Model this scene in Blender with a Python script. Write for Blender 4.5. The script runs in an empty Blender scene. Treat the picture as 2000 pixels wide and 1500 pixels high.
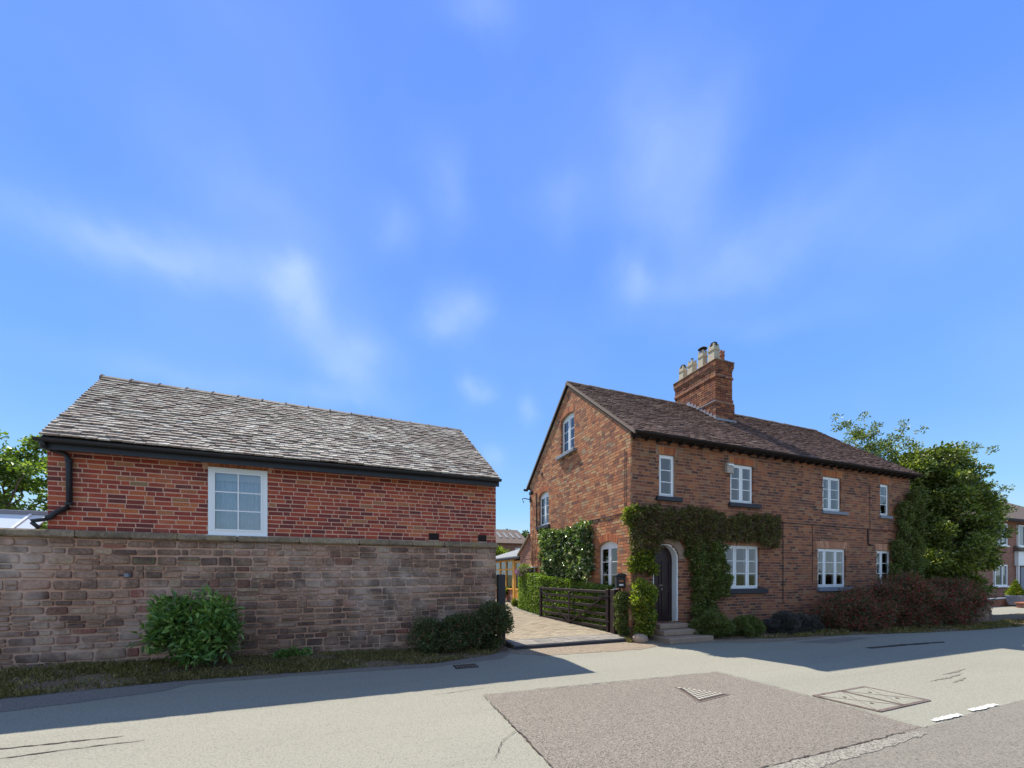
import bpy, math, random
import numpy as np
from mathutils import Vector, Matrix
random.seed(7); rng = np.random.default_rng(7)
R = math.radians
scene = bpy.context.scene
# ------------------------------------------------------------------ camera
F = 760.0; HY = 1122.0; ANG = math.atan2(2030, 760); SA = math.sin(ANG); CA = math.cos(ANG); CH = 1.6
cd = bpy.data.cameras.new('camera'); cam = bpy.data.objects.new('camera', cd)
scene.collection.objects.link(cam); scene.camera = cam
cd.sensor_width = 36; cd.lens = F/2000*36; cd.shift_y = (HY-750)/2000
cd.clip_start = 0.05; cd.clip_end = 2000
cam.location = (0, 0, CH); cam.rotation_euler = (R(90), 0, -(math.pi/2-ANG))
def proj(x, y, z):
    d = CA*x+SA*y
    if d < .1: return None
    return 1000+F*(SA*x-CA*y)/d, HY-(z-CH)*F/d
# ------------------------------------------------------------------ sky and sun
TOSUN = Vector((-0.21, 0.68, 1.0)).normalized()
elev = math.asin(TOSUN.z); az = math.atan2(TOSUN.x, TOSUN.y)
world = bpy.data.worlds.new('World'); scene.world = world; world.use_nodes = True
wn = world.node_tree.nodes; wl = world.node_tree.links; wn.clear()
def WN(t, **k):
    n = wn.new(t)
    for a, b in k.items(): setattr(n, a, b)
    return n
wo = WN('ShaderNodeOutputWorld'); bg = WN('ShaderNodeBackground'); bg.inputs[1].default_value = 0.108
sky = WN('ShaderNodeTexSky'); sky.sky_type = 'NISHITA'; sky.sun_disc = False
sky.sun_elevation = elev; sky.sun_rotation = az; sky.altitude = 50; sky.air_density = 1.0; sky.dust_density = 0.3; sky.ozone_density = 3.0
tint = WN('ShaderNodeMix', data_type='RGBA', blend_type='MULTIPLY'); tint.inputs[0].default_value = 1
tint.inputs[7].default_value = (1.0, 1.0, 1.0, 1)
tc = WN('ShaderNodeTexCoord')
sepz = WN('ShaderNodeSeparateXYZ'); wl.new(tc.outputs['Generated'], sepz.inputs[0])
grad = WN('ShaderNodeValToRGB'); wl.new(sepz.outputs[2], grad.inputs[0])
ge = grad.color_ramp.elements
stops_ = [(0,(3.8,4.7,5.0)),(.06,(3.1,4.3,5.1)),(.158,(1.75,3.5,5.3)),(.27,(1.25,2.75,5.5)),(.39,(1.0,2.35,5.5)),(.63,(.76,1.85,5.4)),(.83,(.66,1.62,5.2)),(1,(.6,1.45,4.9))]
while len(ge) < len(stops_): ge.new(.5)
for i_, (p_, c_) in enumerate(stops_): ge[i_].position = p_; ge[i_].color = (*c_, 1)
gm = WN('ShaderNodeMix', data_type='RGBA'); gm.inputs[0].default_value = .06
wl.new(grad.outputs[0], gm.inputs[6]); wl.new(sky.outputs[0], gm.inputs[7]); wl.new(gm.outputs[2], tint.inputs[6])
def vdir(px, py):
    r = (px-1000)/F; h = (HY-py)/F
    return Vector((SA*r+CA, -CA*r+SA, h)).normalized()
def wmath(op, a, b=None, clamp=False):
    n = WN('ShaderNodeMath', operation=op, use_clamp=clamp)
    for i, v in enumerate((a, b)):
        if v is None: continue
        if isinstance(v, (int, float)): n.inputs[i].default_value = v
        else: wl.new(v, n.inputs[i])
    return n.outputs[0]
def wdot(v):
    n = WN('ShaderNodeVectorMath', operation='DOT_PRODUCT'); wl.new(tc.outputs['Generated'], n.inputs[0]); n.inputs[1].default_value = v
    return n.outputs['Value']
# warped direction for wispy edges
nz = WN('ShaderNodeTexNoise'); nz.inputs['Scale'].default_value = 5; nz.inputs['Detail'].default_value = 6; nz.inputs['Roughness'].default_value = .55
wl.new(tc.outputs['Generated'], nz.inputs[0])
nz2 = WN('ShaderNodeTexNoise'); nz2.inputs['Scale'].default_value = 2.2; nz2.inputs['Detail'].default_value = 5
wl.new(tc.outputs['Generated'], nz2.inputs[0])
sepn = WN('ShaderNodeSeparateColor'); wl.new(nz.outputs[1], sepn.inputs[0])
clouds = [  # direction given by where the cloud stands over the place: px, py, length, width, tilt, strength
 (350,505,190,42,12,.42),(150,440,150,30,28,.25),(595,585,45,36,40,.70),(670,690,110,46,38,.60),(740,700,55,45,60,.35),(892,625,52,42,10,.72),
 (860,370,45,70,0,.32),(755,435,40,35,20,.25),(938,768,24,22,0,.55),(1022,795,22,22,0,.45),(1330,330,90,130,-25,.50),
 (1235,548,45,30,0,.55),(1400,530,190,50,-22,.42),(1600,420,230,60,-28,.25),(940,10,70,30,0,.40),(480,400,170,60,40,.22),(1100,420,70,45,0,.25),
 (650,760,90,20,8,.30),(300,720,160,25,8,.22),(960,890,26,22,50,.35),(1800,450,150,60,-25,.2),(1500,620,150,30,-6,.22)]
total = None
for (px, py, ln, wd, tilt, st) in clouds:
    c = vdir(px, py)
    e1 = (vdir(px+5, py)-c).normalized(); e2 = c.cross(e1).normalized()
    if e2.z > 0: e2 = -e2
    t = R(tilt); a = e1*math.cos(t)+e2*math.sin(t); b = -e1*math.sin(t)+e2*math.cos(t)
    pp = F*math.sqrt(1+((px-1000)/F)**2+((HY-py)/F)**2)
    la, lb = ln/pp, wd/pp
    ua = wmath('SUBTRACT', wdot(a), c.dot(a)); ub = wmath('SUBTRACT', wdot(b), c.dot(b))
    ua = wmath('ADD', ua, wmath('MULTIPLY', wmath('SUBTRACT', sepn.outputs[0], .5), .16))
    ub = wmath('ADD', ub, wmath('MULTIPLY', wmath('SUBTRACT', sepn.outputs[1], .5), .14))
    ra = wmath('DIVIDE', ua, la); rb = wmath('DIVIDE', ub, lb)
    q = wmath('ADD', wmath('MULTIPLY', ra, ra), wmath('MULTIPLY', rb, rb))
    g = wmath('EXPONENT', wmath('MULTIPLY', q, -0.9))
    g = wmath('MULTIPLY', g, wmath('GREATER_THAN', wdot(c), .3))
    g = wmath('MULTIPLY', g, st)
    total = g if total is None else wmath('ADD', total, g)
nz3 = WN('ShaderNodeTexNoise'); nz3.inputs['Scale'].default_value = 9; nz3.inputs['Detail'].default_value = 7; nz3.inputs['Roughness'].default_value = .6; nz3.inputs['Distortion'].default_value = .6
wl.new(tc.outputs['Generated'], nz3.inputs[0])
wisp = wmath('MULTIPLY', total, wmath('ADD', wmath('MULTIPLY', nz2.outputs[0], .8), .15))
wisp = wmath('MULTIPLY', wisp, wmath('ADD', wmath('MULTIPLY', nz3.outputs[0], 1.0), .55))
wisp = wmath('MULTIPLY', wmath('MINIMUM', wisp, .85), .88)
# thin veil over all; heavier cirrus added behind the camera to lift the shade
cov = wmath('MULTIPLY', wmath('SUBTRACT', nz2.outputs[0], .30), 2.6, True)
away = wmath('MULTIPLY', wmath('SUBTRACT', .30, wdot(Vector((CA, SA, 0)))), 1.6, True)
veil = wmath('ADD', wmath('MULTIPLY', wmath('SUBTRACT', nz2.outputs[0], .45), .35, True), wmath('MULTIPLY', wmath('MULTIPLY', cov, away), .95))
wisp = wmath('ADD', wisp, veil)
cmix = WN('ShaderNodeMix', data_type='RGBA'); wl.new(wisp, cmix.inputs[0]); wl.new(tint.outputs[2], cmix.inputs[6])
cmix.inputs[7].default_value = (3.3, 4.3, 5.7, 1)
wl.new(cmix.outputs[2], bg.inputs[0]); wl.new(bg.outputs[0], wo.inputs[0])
sd = bpy.data.lights.new('sun', 'SUN'); sd.energy = 4.3; sd.angle = R(.53); sd.color = (1, .95, .86)
sun = bpy.data.objects.new('sun', sd); scene.collection.objects.link(sun); sun.location = (-10, 30, 50)
sun.rotation_euler = (-TOSUN).to_track_quat('-Z', 'Y').to_euler()
scene.view_settings.view_transform = 'Standard'; scene.view_settings.look = 'None'
scene.view_settings.exposure = 0.84; scene.view_settings.gamma = 1; scene.view_settings.use_curve_mapping = False

# ------------------------------------------------------------------ helpers
COL = scene.collection
def link(name, data, parent=None, loc=(0,0,0), rz=0, scale=None, rot=None):
    o = bpy.data.objects.new(name, data); COL.objects.link(o)
    if parent is not None: o.parent = parent
    o.location = loc
    o.rotation_euler = rot if rot else (0, 0, rz)
    if scale is not None: o.scale = scale
    return o
def tag(o, label, cat=None, group=None, kind=None):
    if label: o['label'] = label
    if cat: o['category'] = cat
    if group: o['group'] = group
    if kind: o['kind'] = kind
    return o
def thing(name, label, cat, loc=(0,0,0), group=None, rz=0):
    return tag(link(name, None, None, loc, rz), label, cat, group)
class MB:
    def __init__(s): s.v = []; s.f = []
    def add(s, vs, fs):
        b = len(s.v); s.v += [tuple(v) for v in vs]; s.f += [tuple(b+i for i in f) for f in fs]
    def box(s, x0, x1, y0, y1, z0, z1):
        s.add([(x0,y0,z0),(x1,y0,z0),(x1,y1,z0),(x0,y1,z0),(x0,y0,z1),(x1,y0,z1),(x1,y1,z1),(x0,y1,z1)],
              [(0,3,2,1),(4,5,6,7),(0,1,5,4),(1,2,6,5),(2,3,7,6),(3,0,4,7)]); return s
    def hexa(s, p):
        s.add(p, [(0,3,2,1),(4,5,6,7),(0,1,5,4),(1,2,6,5),(2,3,7,6),(3,0,4,7)]); return s
    def bevbox(s, x0, x1, y0, y1, z0, z1, b=.01):
        xs = [(x0+b, x1-b, y0+b, y1-b, z0), (x0, x1, y0, y1, z0+b), (x0, x1, y0, y1, z1-b), (x0+b, x1-b, y0+b, y1-b, z1)]
        vs = []
        for a, c, d, e, z in xs: vs += [(a,d,z),(c,d,z),(c,e,z),(a,e,z)]
        fs = [(0,3,2,1),(12,13,14,15)]
        for k in range(3):
            for i in range(4):
                j = (i+1) % 4; fs.append((k*4+i, k*4+j, k*4+4+j, k*4+4+i))
        s.add(vs, fs); return s
    def prism(s, poly, z0, z1):
        n = len(poly)
        s.add([(x,y,z0) for x,y in poly]+[(x,y,z1) for x,y in poly],
              [tuple(reversed(range(n))), tuple(range(n, 2*n))]+[(i,(i+1)%n,n+(i+1)%n,n+i) for i in range(n)]); return s
    def tube(s, pts, r, n=8, cap=True, r2=None):
        pts = [Vector(p) for p in pts]; m = len(pts); rings = []
        up = Vector((0,0,1))
        for i, p in enumerate(pts):
            t = (pts[min(i+1,m-1)]-pts[max(i-1,0)]).normalized()
            a = t.cross(up)
            if a.length < .05: a = t.cross(Vector((1,0,0)))
            a.normalize(); b = t.cross(a)
            rr = r if r2 is None else r+(r2-r)*i/(m-1)
            rings.append([p+a*rr*math.cos(2*math.pi*k/n)+b*rr*math.sin(2*math.pi*k/n) for k in range(n)])
        vs = [v for ring in rings for v in ring]; fs = []
        for i in range(m-1):
            for k in range(n): fs.append((i*n+k, i*n+(k+1)%n, (i+1)*n+(k+1)%n, (i+1)*n+k))
        if cap: fs += [tuple(reversed(range(n))), tuple(range((m-1)*n, m*n))]
        s.add(vs, fs); return s
    def lathe(s, prof, c=(0,0,0), n=12, sq=False):
        vs = []; fs = []
        for r, z in prof:
            for k in range(n):
                a = 2*math.pi*(k+(.5 if sq else 0))/n
                vs.append((c[0]+r*math.cos(a), c[1]+r*math.sin(a), c[2]+z))
        for i in range(len(prof)-1):
            for k in range(n): fs.append((i*n+k, i*n+(k+1)%n, (i+1)*n+(k+1)%n, (i+1)*n+k))
        fs += [tuple(reversed(range(n))), tuple(range((len(prof)-1)*n, len(prof)*n))]
        s.add(vs, fs); return s
    def mesh(s, name, mat=None, smooth=False):
        m = bpy.data.meshes.new(name); m.from_pydata(s.v, [], s.f)
        if mat: m.materials.append(mat)
        if smooth: m.polygons.foreach_set('use_smooth', [True]*len(m.polygons))
        m.update(); return m
    def build(s, name, mat, parent=None, loc=(0,0,0), rz=0, smooth=False):
        return link(name, s.mesh(name, mat, smooth), parent, loc, rz)
def np_mesh(name, V, Fq, mat, smooth=False):
    """V (N,3), Fq (M,k) same sized polygons"""
    m = bpy.data.meshes.new(name); k = Fq.shape[1]
    m.vertices.add(len(V)); m.vertices.foreach_set('co', np.ascontiguousarray(V, dtype=np.float32).ravel())
    m.loops.add(Fq.size); m.loops.foreach_set('vertex_index', np.ascontiguousarray(Fq, dtype=np.int32).ravel())
    m.polygons.add(len(Fq)); m.polygons.foreach_set('loop_start', np.arange(0, Fq.size, k, dtype=np.int32))
    m.polygons.foreach_set('loop_total', np.full(len(Fq), k, dtype=np.int32))
    if smooth: m.polygons.foreach_set('use_smooth', np.ones(len(Fq), dtype=bool))
    m.materials.append(mat); m.update(calc_edges=True); return m

# ------------------------------------------------------------------ materials
def newmat(name):
    m = bpy.data.materials.new(name); m.use_nodes = True; nt = m.node_tree
    return m, nt, nt.nodes, nt.links, nt.nodes['Principled BSDF']
def nn(nt, t, ins=None, **k):
    n = nt.nodes.new(t)
    for a, b in k.items(): setattr(n, a, b)
    if ins:
        for a, b in ins.items():
            if hasattr(b, 'links') or isinstance(b, bpy.types.NodeSocket): nt.links.new(b, n.inputs[a])
            else: n.inputs[a].default_value = b
    return n
def c4(c): return (c[0], c[1], c[2], 1)
def noise(nt, scale, detail=4, rough=.55, vec=None, dist=0, stretch=None):
    g = nn(nt, 'ShaderNodeNewGeometry'); v = g.outputs['Position']
    if stretch:
        mp = nn(nt, 'ShaderNodeMapping', {0: v, 'Scale': stretch}); v = mp.outputs[0]
    n = nn(nt, 'ShaderNodeTexNoise', {'Vector': v, 'Scale': scale, 'Detail': detail, 'Roughness': rough, 'Distortion': dist})
    return n.outputs[0]
def ramp(nt, fac, stops, interp='LINEAR'):
    r = nn(nt, 'ShaderNodeValToRGB'); r.color_ramp.interpolation = interp
    e = r.color_ramp.elements
    while len(e) < len(stops): e.new(.5)
    for i, (p, c) in enumerate(stops): e[i].position = p; e[i].color = c4(c)
    nt.links.new(fac, r.inputs[0]); return r.outputs[0]
def mix(nt, fac, a, b, mode='MIX'):
    m = nn(nt, 'ShaderNodeMix', data_type='RGBA', blend_type=mode)
    for s, v in ((0, fac), (6, a), (7, b)):
        if isinstance(v, bpy.types.NodeSocket): nt.links.new(v, m.inputs[s])
        elif s == 0: m.inputs[0].default_value = v
        else: m.inputs[s].default_value = c4(v)
    return m.outputs[2]
def mathn(nt, op, a, b=0., clamp=False):
    return nn(nt, 'ShaderNodeMath', {0: a, 1: b}, operation=op, use_clamp=clamp).outputs[0]
def bump(nt, bs, h, strength=.5, dist=.01):
    b = nn(nt, 'ShaderNodeBump', {'Height': h, 'Strength': strength, 'Distance': dist}); nt.links.new(b.outputs[0], bs.inputs['Normal'])
def rnd(nt):
    o = nn(nt, 'ShaderNodeObjectInfo').outputs['Random']; g = nn(nt, 'ShaderNodeNewGeometry').outputs['Random Per Island']
    return mathn(nt, 'FRACT', mathn(nt, 'ADD', o, g))
def white(nt, seed):
    """another random number per piece"""
    r = rnd(nt); return mathn(nt, 'FRACT', mathn(nt, 'MULTIPLY', r, seed))
def pieces(name, stops, rough=.85, patch=None, pscale=1.2, pth=(.5,.7), fine=.35, fscale=45, bmp=.4, spec=.3, interp='LINEAR', pstretch=None):
    """material of many alike pieces (bricks, tiles, stones): colour per piece, wear patches over all, fine grain"""
    m, nt, N, L, bs = newmat(name)
    c = ramp(nt, rnd(nt), stops, interp)
    c = mix(nt, fine, c, ramp(nt, noise(nt, fscale, 5, .65), [(.25,(.25,.25,.25)),(.5,(.5,.5,.5)),(.8,(.95,.95,.95))]), 'OVERLAY')
    if patch:
        for (pc, ps, lo, hi, amt) in patch:
            f = ramp(nt, noise(nt, ps, 6, .6, stretch=pstretch), [(lo,(0,0,0)),(hi,(amt,amt,amt))])
            c = mix(nt, f, c, pc)
    L.new(c, bs.inputs['Base Color']); bs.inputs['Roughness'].default_value = rough; bs.inputs['Specular IOR Level'].default_value = spec
    bump(nt, bs, noise(nt, fscale*1.3, 5, .7), bmp, .004)
    return m
def plain(name, col, rough=.6, var=.15, vscale=3, spec=.4, metal=0, bmp=.1, bscale=40, dirt=None):
    m, nt, N, L, bs = newmat(name)
    n = noise(nt, vscale, 5)
    c = mix(nt, n, tuple(x*(1-var) for x in col), tuple(min(1,x*(1+var)) for x in col))
    if dirt: c = mix(nt, ramp(nt, noise(nt, dirt[1], 6, .7), [(dirt[2],(0,0,0)),(dirt[3],(1,1,1))]), c, dirt[0])
    L.new(c, bs.inputs['Base Color']); bs.inputs['Roughness'].default_value = rough; bs.inputs['Metallic'].default_value = metal
    bs.inputs['Specular IOR Level'].default_value = spec
    if bmp: bump(nt, bs, noise(nt, bscale, 4), bmp, .005)
    return m
def leafmat(name, stops, rough=.45, trans=.3, spec=.4, nscale=1.5, namt=.5, tcol=None):
    m, nt, N, L, bs = newmat(name)
    c = ramp(nt, rnd(nt), stops)
    c = mix(nt, namt, c, ramp(nt, noise(nt, nscale, 3), [(.3,(.3,.3,.3)),(.7,(.72,.72,.72))]), 'OVERLAY')
    L.new(c, bs.inputs['Base Color']); bs.inputs['Roughness'].default_value = rough; bs.inputs['Specular IOR Level'].default_value = spec
    t = nn(nt, 'ShaderNodeBsdfTranslucent'); cc = mix(nt, 1, c, tcol or (1.2, 1.5, .35), 'MULTIPLY'); L.new(cc, t.inputs[0])
    ms = nn(nt, 'ShaderNodeMixShader', {0: trans}); L.new(bs.outputs[0], ms.inputs[1]); L.new(t.outputs[0], ms.inputs[2])
    L.new(ms.outputs[0], N['Material Output'].inputs[0]); return m
def glassmat(name, ior=1.9, tint=(.85,.9,.92), rough=.02):
    m, nt, N, L, bs = newmat(name); N.remove(bs)
    fr = nn(nt, 'ShaderNodeFresnel', {'IOR': ior}); tr = nn(nt, 'ShaderNodeBsdfTransparent', {0: c4(tint)})
    gl = nn(nt, 'ShaderNodeBsdfGlossy', {'Roughness': rough, 0: (1,1,1,1)})
    b = nn(nt, 'ShaderNodeBump', {'Height': noise(nt, 2.5, 2), 'Strength': .02, 'Distance': .01}); L.new(b.outputs[0], gl.inputs['Normal'])
    ms = nn(nt, 'ShaderNodeMixShader', {0: fr.outputs[0]}); L.new(tr.outputs[0], ms.inputs[1]); L.new(gl.outputs[0], ms.inputs[2])
    L.new(ms.outputs[0], N['Material Output'].inputs[0]); return m
M = {}
M['mortar_barn'] = plain('mortar_pink', (.60,.36,.26), .95, .2, 4, .1, bmp=.5, bscale=90)
M['brick_barn'] = pieces('red_brick', [(0,(.13,.038,.034)),(.14,(.22,.045,.034)),(.45,(.33,.058,.036)),(.78,(.40,.080,.040)),(.93,(.46,.135,.052)),(.98,(.36,.15,.07)),(1,(.25,.17,.08))],
    patch=[((.50,.27,.19), 1.0, .58, .78, .5), ((.12,.05,.04), 1.5, .52, .74, .6)], fine=.55)
M['mortar_house'] = plain('mortar_buff', (.33,.22,.155), .95, .25, 3, .1, bmp=.5, bscale=90)
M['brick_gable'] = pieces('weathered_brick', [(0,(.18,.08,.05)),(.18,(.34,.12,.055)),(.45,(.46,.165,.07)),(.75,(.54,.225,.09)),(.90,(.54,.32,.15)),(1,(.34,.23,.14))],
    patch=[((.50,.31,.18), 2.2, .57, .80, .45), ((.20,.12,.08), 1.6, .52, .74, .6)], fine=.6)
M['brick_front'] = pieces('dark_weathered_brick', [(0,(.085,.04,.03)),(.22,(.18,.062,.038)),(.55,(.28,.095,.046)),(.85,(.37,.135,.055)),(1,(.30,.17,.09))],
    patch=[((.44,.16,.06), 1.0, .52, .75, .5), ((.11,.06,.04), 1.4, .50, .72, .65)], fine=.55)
M['arch_brick'] = pieces('orange_arch_brick', [(0,(.32,.095,.045)),(.5,(.44,.14,.06)),(1,(.52,.20,.08))], fine=.4)
M['arch_pale'] = pieces('pale_arch_brick', [(0,(.42,.18,.10)),(.5,(.50,.24,.14)),(1,(.58,.31,.19))], fine=.4)
M['stone'] = pieces('sandstone', [(0,(.13,.076,.058)),(.2,(.20,.12,.085)),(.4,(.27,.165,.112)),(.6,(.33,.20,.135)),(.75,(.24,.15,.11)),(.88,(.39,.26,.17)),(.95,(.27,.10,.07)),(1,(.16,.10,.07))],
    patch=[((.60,.46,.37), .55, .50, .66, .8), ((.50,.31,.225), 2.6, .56, .68, .7), ((.06,.042,.034), 1.5, .50, .68, .8), ((.32,.30,.10), 2.7, .62, .8, .55)], fine=.85, fscale=22, bmp=1.0)
M['mortar_stone'] = plain('lime_mortar', (.50,.29,.20), .95, .25, 2, .1, bmp=.8, bscale=50, dirt=((.62,.47,.38), .55, .47, .68))
M['coping'] = pieces('coping_stone', [(0,(.15,.11,.075)),(.5,(.23,.17,.115)),(1,(.31,.23,.155))],
    patch=[((.32,.26,.09), 3.0, .52, .75, .6), ((.08,.065,.045), 3.2, .50, .70, .85)], fine=.8, fscale=25, bmp=.9)
M['tile_barn'] = pieces('lichen_clay_tile', [(0,(.17,.12,.095)),(.2,(.25,.19,.15)),(.5,(.33,.27,.21)),(.8,(.42,.355,.28)),(.93,(.58,.52,.42)),(1,(.25,.16,.12))],
    patch=[((.20,.13,.10), .9, .50, .75, .55), ((.62,.56,.46), 7, .53, .68, .6), ((.13,.10,.08), 5, .56, .7, .6)], fine=.6, fscale=60, pstretch=(1,1,1.2))
M['tile_house'] = pieces('brown_clay_tile', [(0,(.085,.046,.034)),(.4,(.125,.068,.048)),(.7,(.155,.086,.06)),(.92,(.185,.11,.08)),(.98,(.25,.17,.12)),(1,(.10,.055,.04))],
    patch=[((.17,.15,.055), 3.5, .62, .8, .5), ((.06,.045,.045), 1.2, .55, .75, .5)], fine=.6, fscale=50)
M['ridge'] = pieces('ridge_clay', [(0,(.20,.15,.11)),(.5,(.27,.20,.15)),(1,(.16,.12,.10))], fine=.6)
M['black'] = plain('black_paint', (.022,.022,.026), .45, .3, 5, .4, bmp=.15, dirt=((.06,.055,.05), 4, .6, .8))
M['soffit'] = plain('dark_timber', (.03,.024,.024), .7, .3, 5, .2)
M['white'] = plain('white_frame', (.86,.86,.85), .35, .03, 2, .5, bmp=.0)
M['glass'] = glassmat('window_glass', 2.0, (.93,.95,.97))
M['glass_dark'] = glassmat('old_glass', 1.9, (.6,.66,.66))
M['curtain'] = plain('net_curtain', (.66,.72,.84), .9, .25, 6, .1, bmp=.0)
M['blind'] = plain('roller_blind', (.72,.70,.64), .9, .06, 4, .1, bmp=.0)
M['sill_dark'] = plain('dark_sill', (.035,.034,.042), .6, .3, 6, .3, dirt=((.12,.11,.10), 5, .62, .85))
M['sill_grey'] = plain('grey_sill', (.22,.235,.27), .6, .15, 6, .3, dirt=((.12,.11,.10), 5, .6, .85))
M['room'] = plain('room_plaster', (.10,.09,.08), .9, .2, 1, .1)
M['lead'] = plain('lead', (.24,.25,.28), .55, .25, 6, .5, metal=.2, dirt=((.5,.5,.5), 5, .6, .8))
M['pot'] = plain('buff_pot', (.50,.43,.31), .8, .2, 4, .2, dirt=((.16,.12,.09), 6, .58, .8))
M['pot_red'] = plain('terracotta', (.34,.13,.07), .8, .2, 4, .2)
M['soot'] = plain('sooty_metal', (.03,.022,.02), .6, .4, 6, .3)
M['step'] = plain('worn_stone_step', (.33,.235,.17), .85, .25, 5, .2, bmp=.6, bscale=30)
M['door'] = plain('dark_door', (.028,.013,.014), .4, .2, 4, .4, bmp=.05)
M['gate'] = plain('dark_brown_timber', (.030,.017,.015), .6, .35, 8, .3, bmp=.3, dirt=((.12,.09,.075), 8, .6, .85))
M['oak'] = plain('oiled_oak', (.62,.30,.05), .5, .22, 7, .35, bmp=.15)
M['bark'] = plain('bark', (.12,.09,.07), .9, .4, 9, .1, bmp=.8, bscale=25)
M['twig'] = plain('twig', (.20,.125,.085), .9, .4, 9, .1)
M['deck'] = plain('roof_deck', (.04,.035,.033), .9, .2, 2, .1)
M['iron'] = plain('cast_iron', (.20,.15,.12), .6, .4, 14, .4, metal=.3, dirt=((.10,.055,.035), 9, .5, .7))

# ------------------------------------------------------------------ ground, road, paths
def roadmat(name, base, dark, light, speck=.35, sscale=110, patches=()):
    m, nt, N, L, bs = newmat(name)
    big = noise(nt, .7, 5, .55, stretch=(.35,1,1)); c = mix(nt, big, dark, light)
    c = mix(nt, .38, c, base)
    c = mix(nt, speck, c, ramp(nt, noise(nt, sscale, 3, .7), [(.28,(.05,.05,.05)),(.5,(.5,.5,.5)),(.74,(1,1,1))]), 'OVERLAY')
    c = mix(nt, speck*.8, c, ramp(nt, noise(nt, sscale*.33, 3, .7), [(.3,(.22,.22,.22)),(.5,(.5,.5,.5)),(.72,(.8,.8,.8))]), 'OVERLAY')
    for (pc, ps, lo, hi, amt, st) in patches:
        f = ramp(nt, noise(nt, ps, 6, .65, stretch=st), [(lo,(0,0,0)),(hi,(amt,amt,amt))]); c = mix(nt, f, c, pc)
    L.new(c, bs.inputs['Base Color']); bs.inputs['Roughness'].default_value = .9; bs.inputs['Specular IOR Level'].default_value = .2
    vo = nn(nt, 'ShaderNodeTexVoronoi', {'Vector': nn(nt, 'ShaderNodeNewGeometry').outputs['Position'], 'Scale': sscale*.75})
    pits = ramp(nt, nn(nt, 'ShaderNodeSeparateColor', {0: vo.outputs['Color']}).outputs[0], [(0,(.25,.25,.25)),(.16,(.62,.62,.62)),(.30,(1,1,1)),(.9,(1,1,1)),(1,(1.0,1.0,1.0))])
    c = mix(nt, min(1, speck*1.3), c, pits, 'MULTIPLY'); L.new(c, bs.inputs['Base Color'])
    bump(nt, bs, noise(nt, sscale, 3, .7), .3, .004)
    return m
M['road'] = roadmat('pale_chip_road', (.27,.255,.196), (.22,.207,.16), (.32,.302,.232), .36, 150,
    [((.17,.16,.13), 1.6, .58, .74, .4, (.18,1.8,1)), ((.21,.20,.165), .55, .50, .72, .45, (.12,1.3,1)), ((.34,.32,.25), .5, .55, .8, .4, (.4,1,1))])
M['patch'] = roadmat('brown_tarmac_patch', (.205,.176,.14), (.172,.147,.117), (.24,.207,.166), .66, 140,
    [((.12,.10,.08), 1.1, .58, .78, .45, (.5,1.3,1))])
M['main'] = roadmat('tan_tarmac', (.205,.183,.145), (.18,.16,.125), (.23,.207,.165), .5, 140)
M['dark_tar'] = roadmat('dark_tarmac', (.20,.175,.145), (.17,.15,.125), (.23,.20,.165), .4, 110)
M['crack'] = plain('tar_crack', (.07,.055,.045), .9, .4, 8, .1)
M['seal'] = roadmat('gritty_joint', (.26,.24,.19), (.20,.18,.145), (.31,.285,.225), .7, 110)
M['dirt'] = roadmat('sandy_dirt', (.25,.195,.135), (.19,.145,.10), (.31,.25,.18), .5, 60, [((.17,.12,.08), 2, .55,.75,.6,(1,1,1))])
M['soil'] = roadmat('verge_soil', (.17,.115,.075), (.12,.085,.06), (.22,.15,.095), .6, 60, [((.14,.14,.045), 2.2, .5,.7,.7,(1,1,1))])
M['paint'] = plain('road_paint', (.60,.59,.53), .8, .08, 9, .2, bmp=.5, bscale=90, dirt=((.36,.32,.25), 14, .50, .64))
M['grass_far'] = roadmat('grass_ground', (.08,.10,.035), (.055,.075,.025), (.12,.13,.05), .4, 20)
M['grass'] = leafmat('grass_blades', [(0,(.13,.12,.035)),(.4,(.22,.19,.06)),(.7,(.36,.27,.11)),(1,(.52,.39,.2))], .6, .25)
def sheet(name, poly, z, mat, parent=None, seg=None):
    vs = [(x,y,z) for x,y in poly]
    m = bpy.data.meshes.new(name); m.from_pydata(vs, [], [tuple(range(len(vs)))]); m.materials.append(mat); m.update()
    if m.polygons[0].normal.z < 0: m.flip_normals()
    return link(name, m, parent)
tag(sheet('ground', [(-700,-700),(900,-700),(900,900),(-700,900)], -.03, M['grass_far']), 'flat ground running out to the horizon', kind='structure')
road = tag(sheet('road', [(-90,-9),(110,-9),(110,7.2),(24,7.2),(20,7.6),(-90,7.95)], 0, M['road']), 'pale chip sealed lane in front of the buildings', kind='structure')
def jag(pts, amp=.015, step=.12, seed=1):
    rr = random.Random(seed); out = []
    for i in range(len(pts)-1):
        a, b = pts[i], pts[i+1]; n = max(1, int(math.hypot(b[0]-a[0], b[1]-a[1])/step))
        for k in range(n):
            t = k/n; out.append((a[0]+(b[0]-a[0])*t+rr.uniform(-amp,amp), a[1]+(b[1]-a[1])*t+rr.uniform(-amp,amp)))
    out.append(pts[-1]); return out
sheet('tarmac_patch', jag([(1.43,2.15),(5.45,2.15),(5.42,3.4),(5.39,4.80),(3.4,4.87),(1.46,4.97),(1.43,2.15)], .012)[:-1], .004, M['patch'], road)
sheet('main_carriageway', jag([(-90,2.29),(3,2.29),(5.6,2.30),(8,2.36),(14,2.5),(24,2.6),(110,2.6)], .012, .15, 3)+[(110,-9),(-90,-9)], .008, M['main'], road)
sheet('gritty_joint', jag([(2.6,2.13),(3.6,2.12),(5.25,2.17),(5.28,2.27),(4.2,2.27),(3.2,2.26),(2.6,2.25),(2.6,2.13)], .02, .06, 4)[:-1], .012, M['seal'], road)
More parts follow.
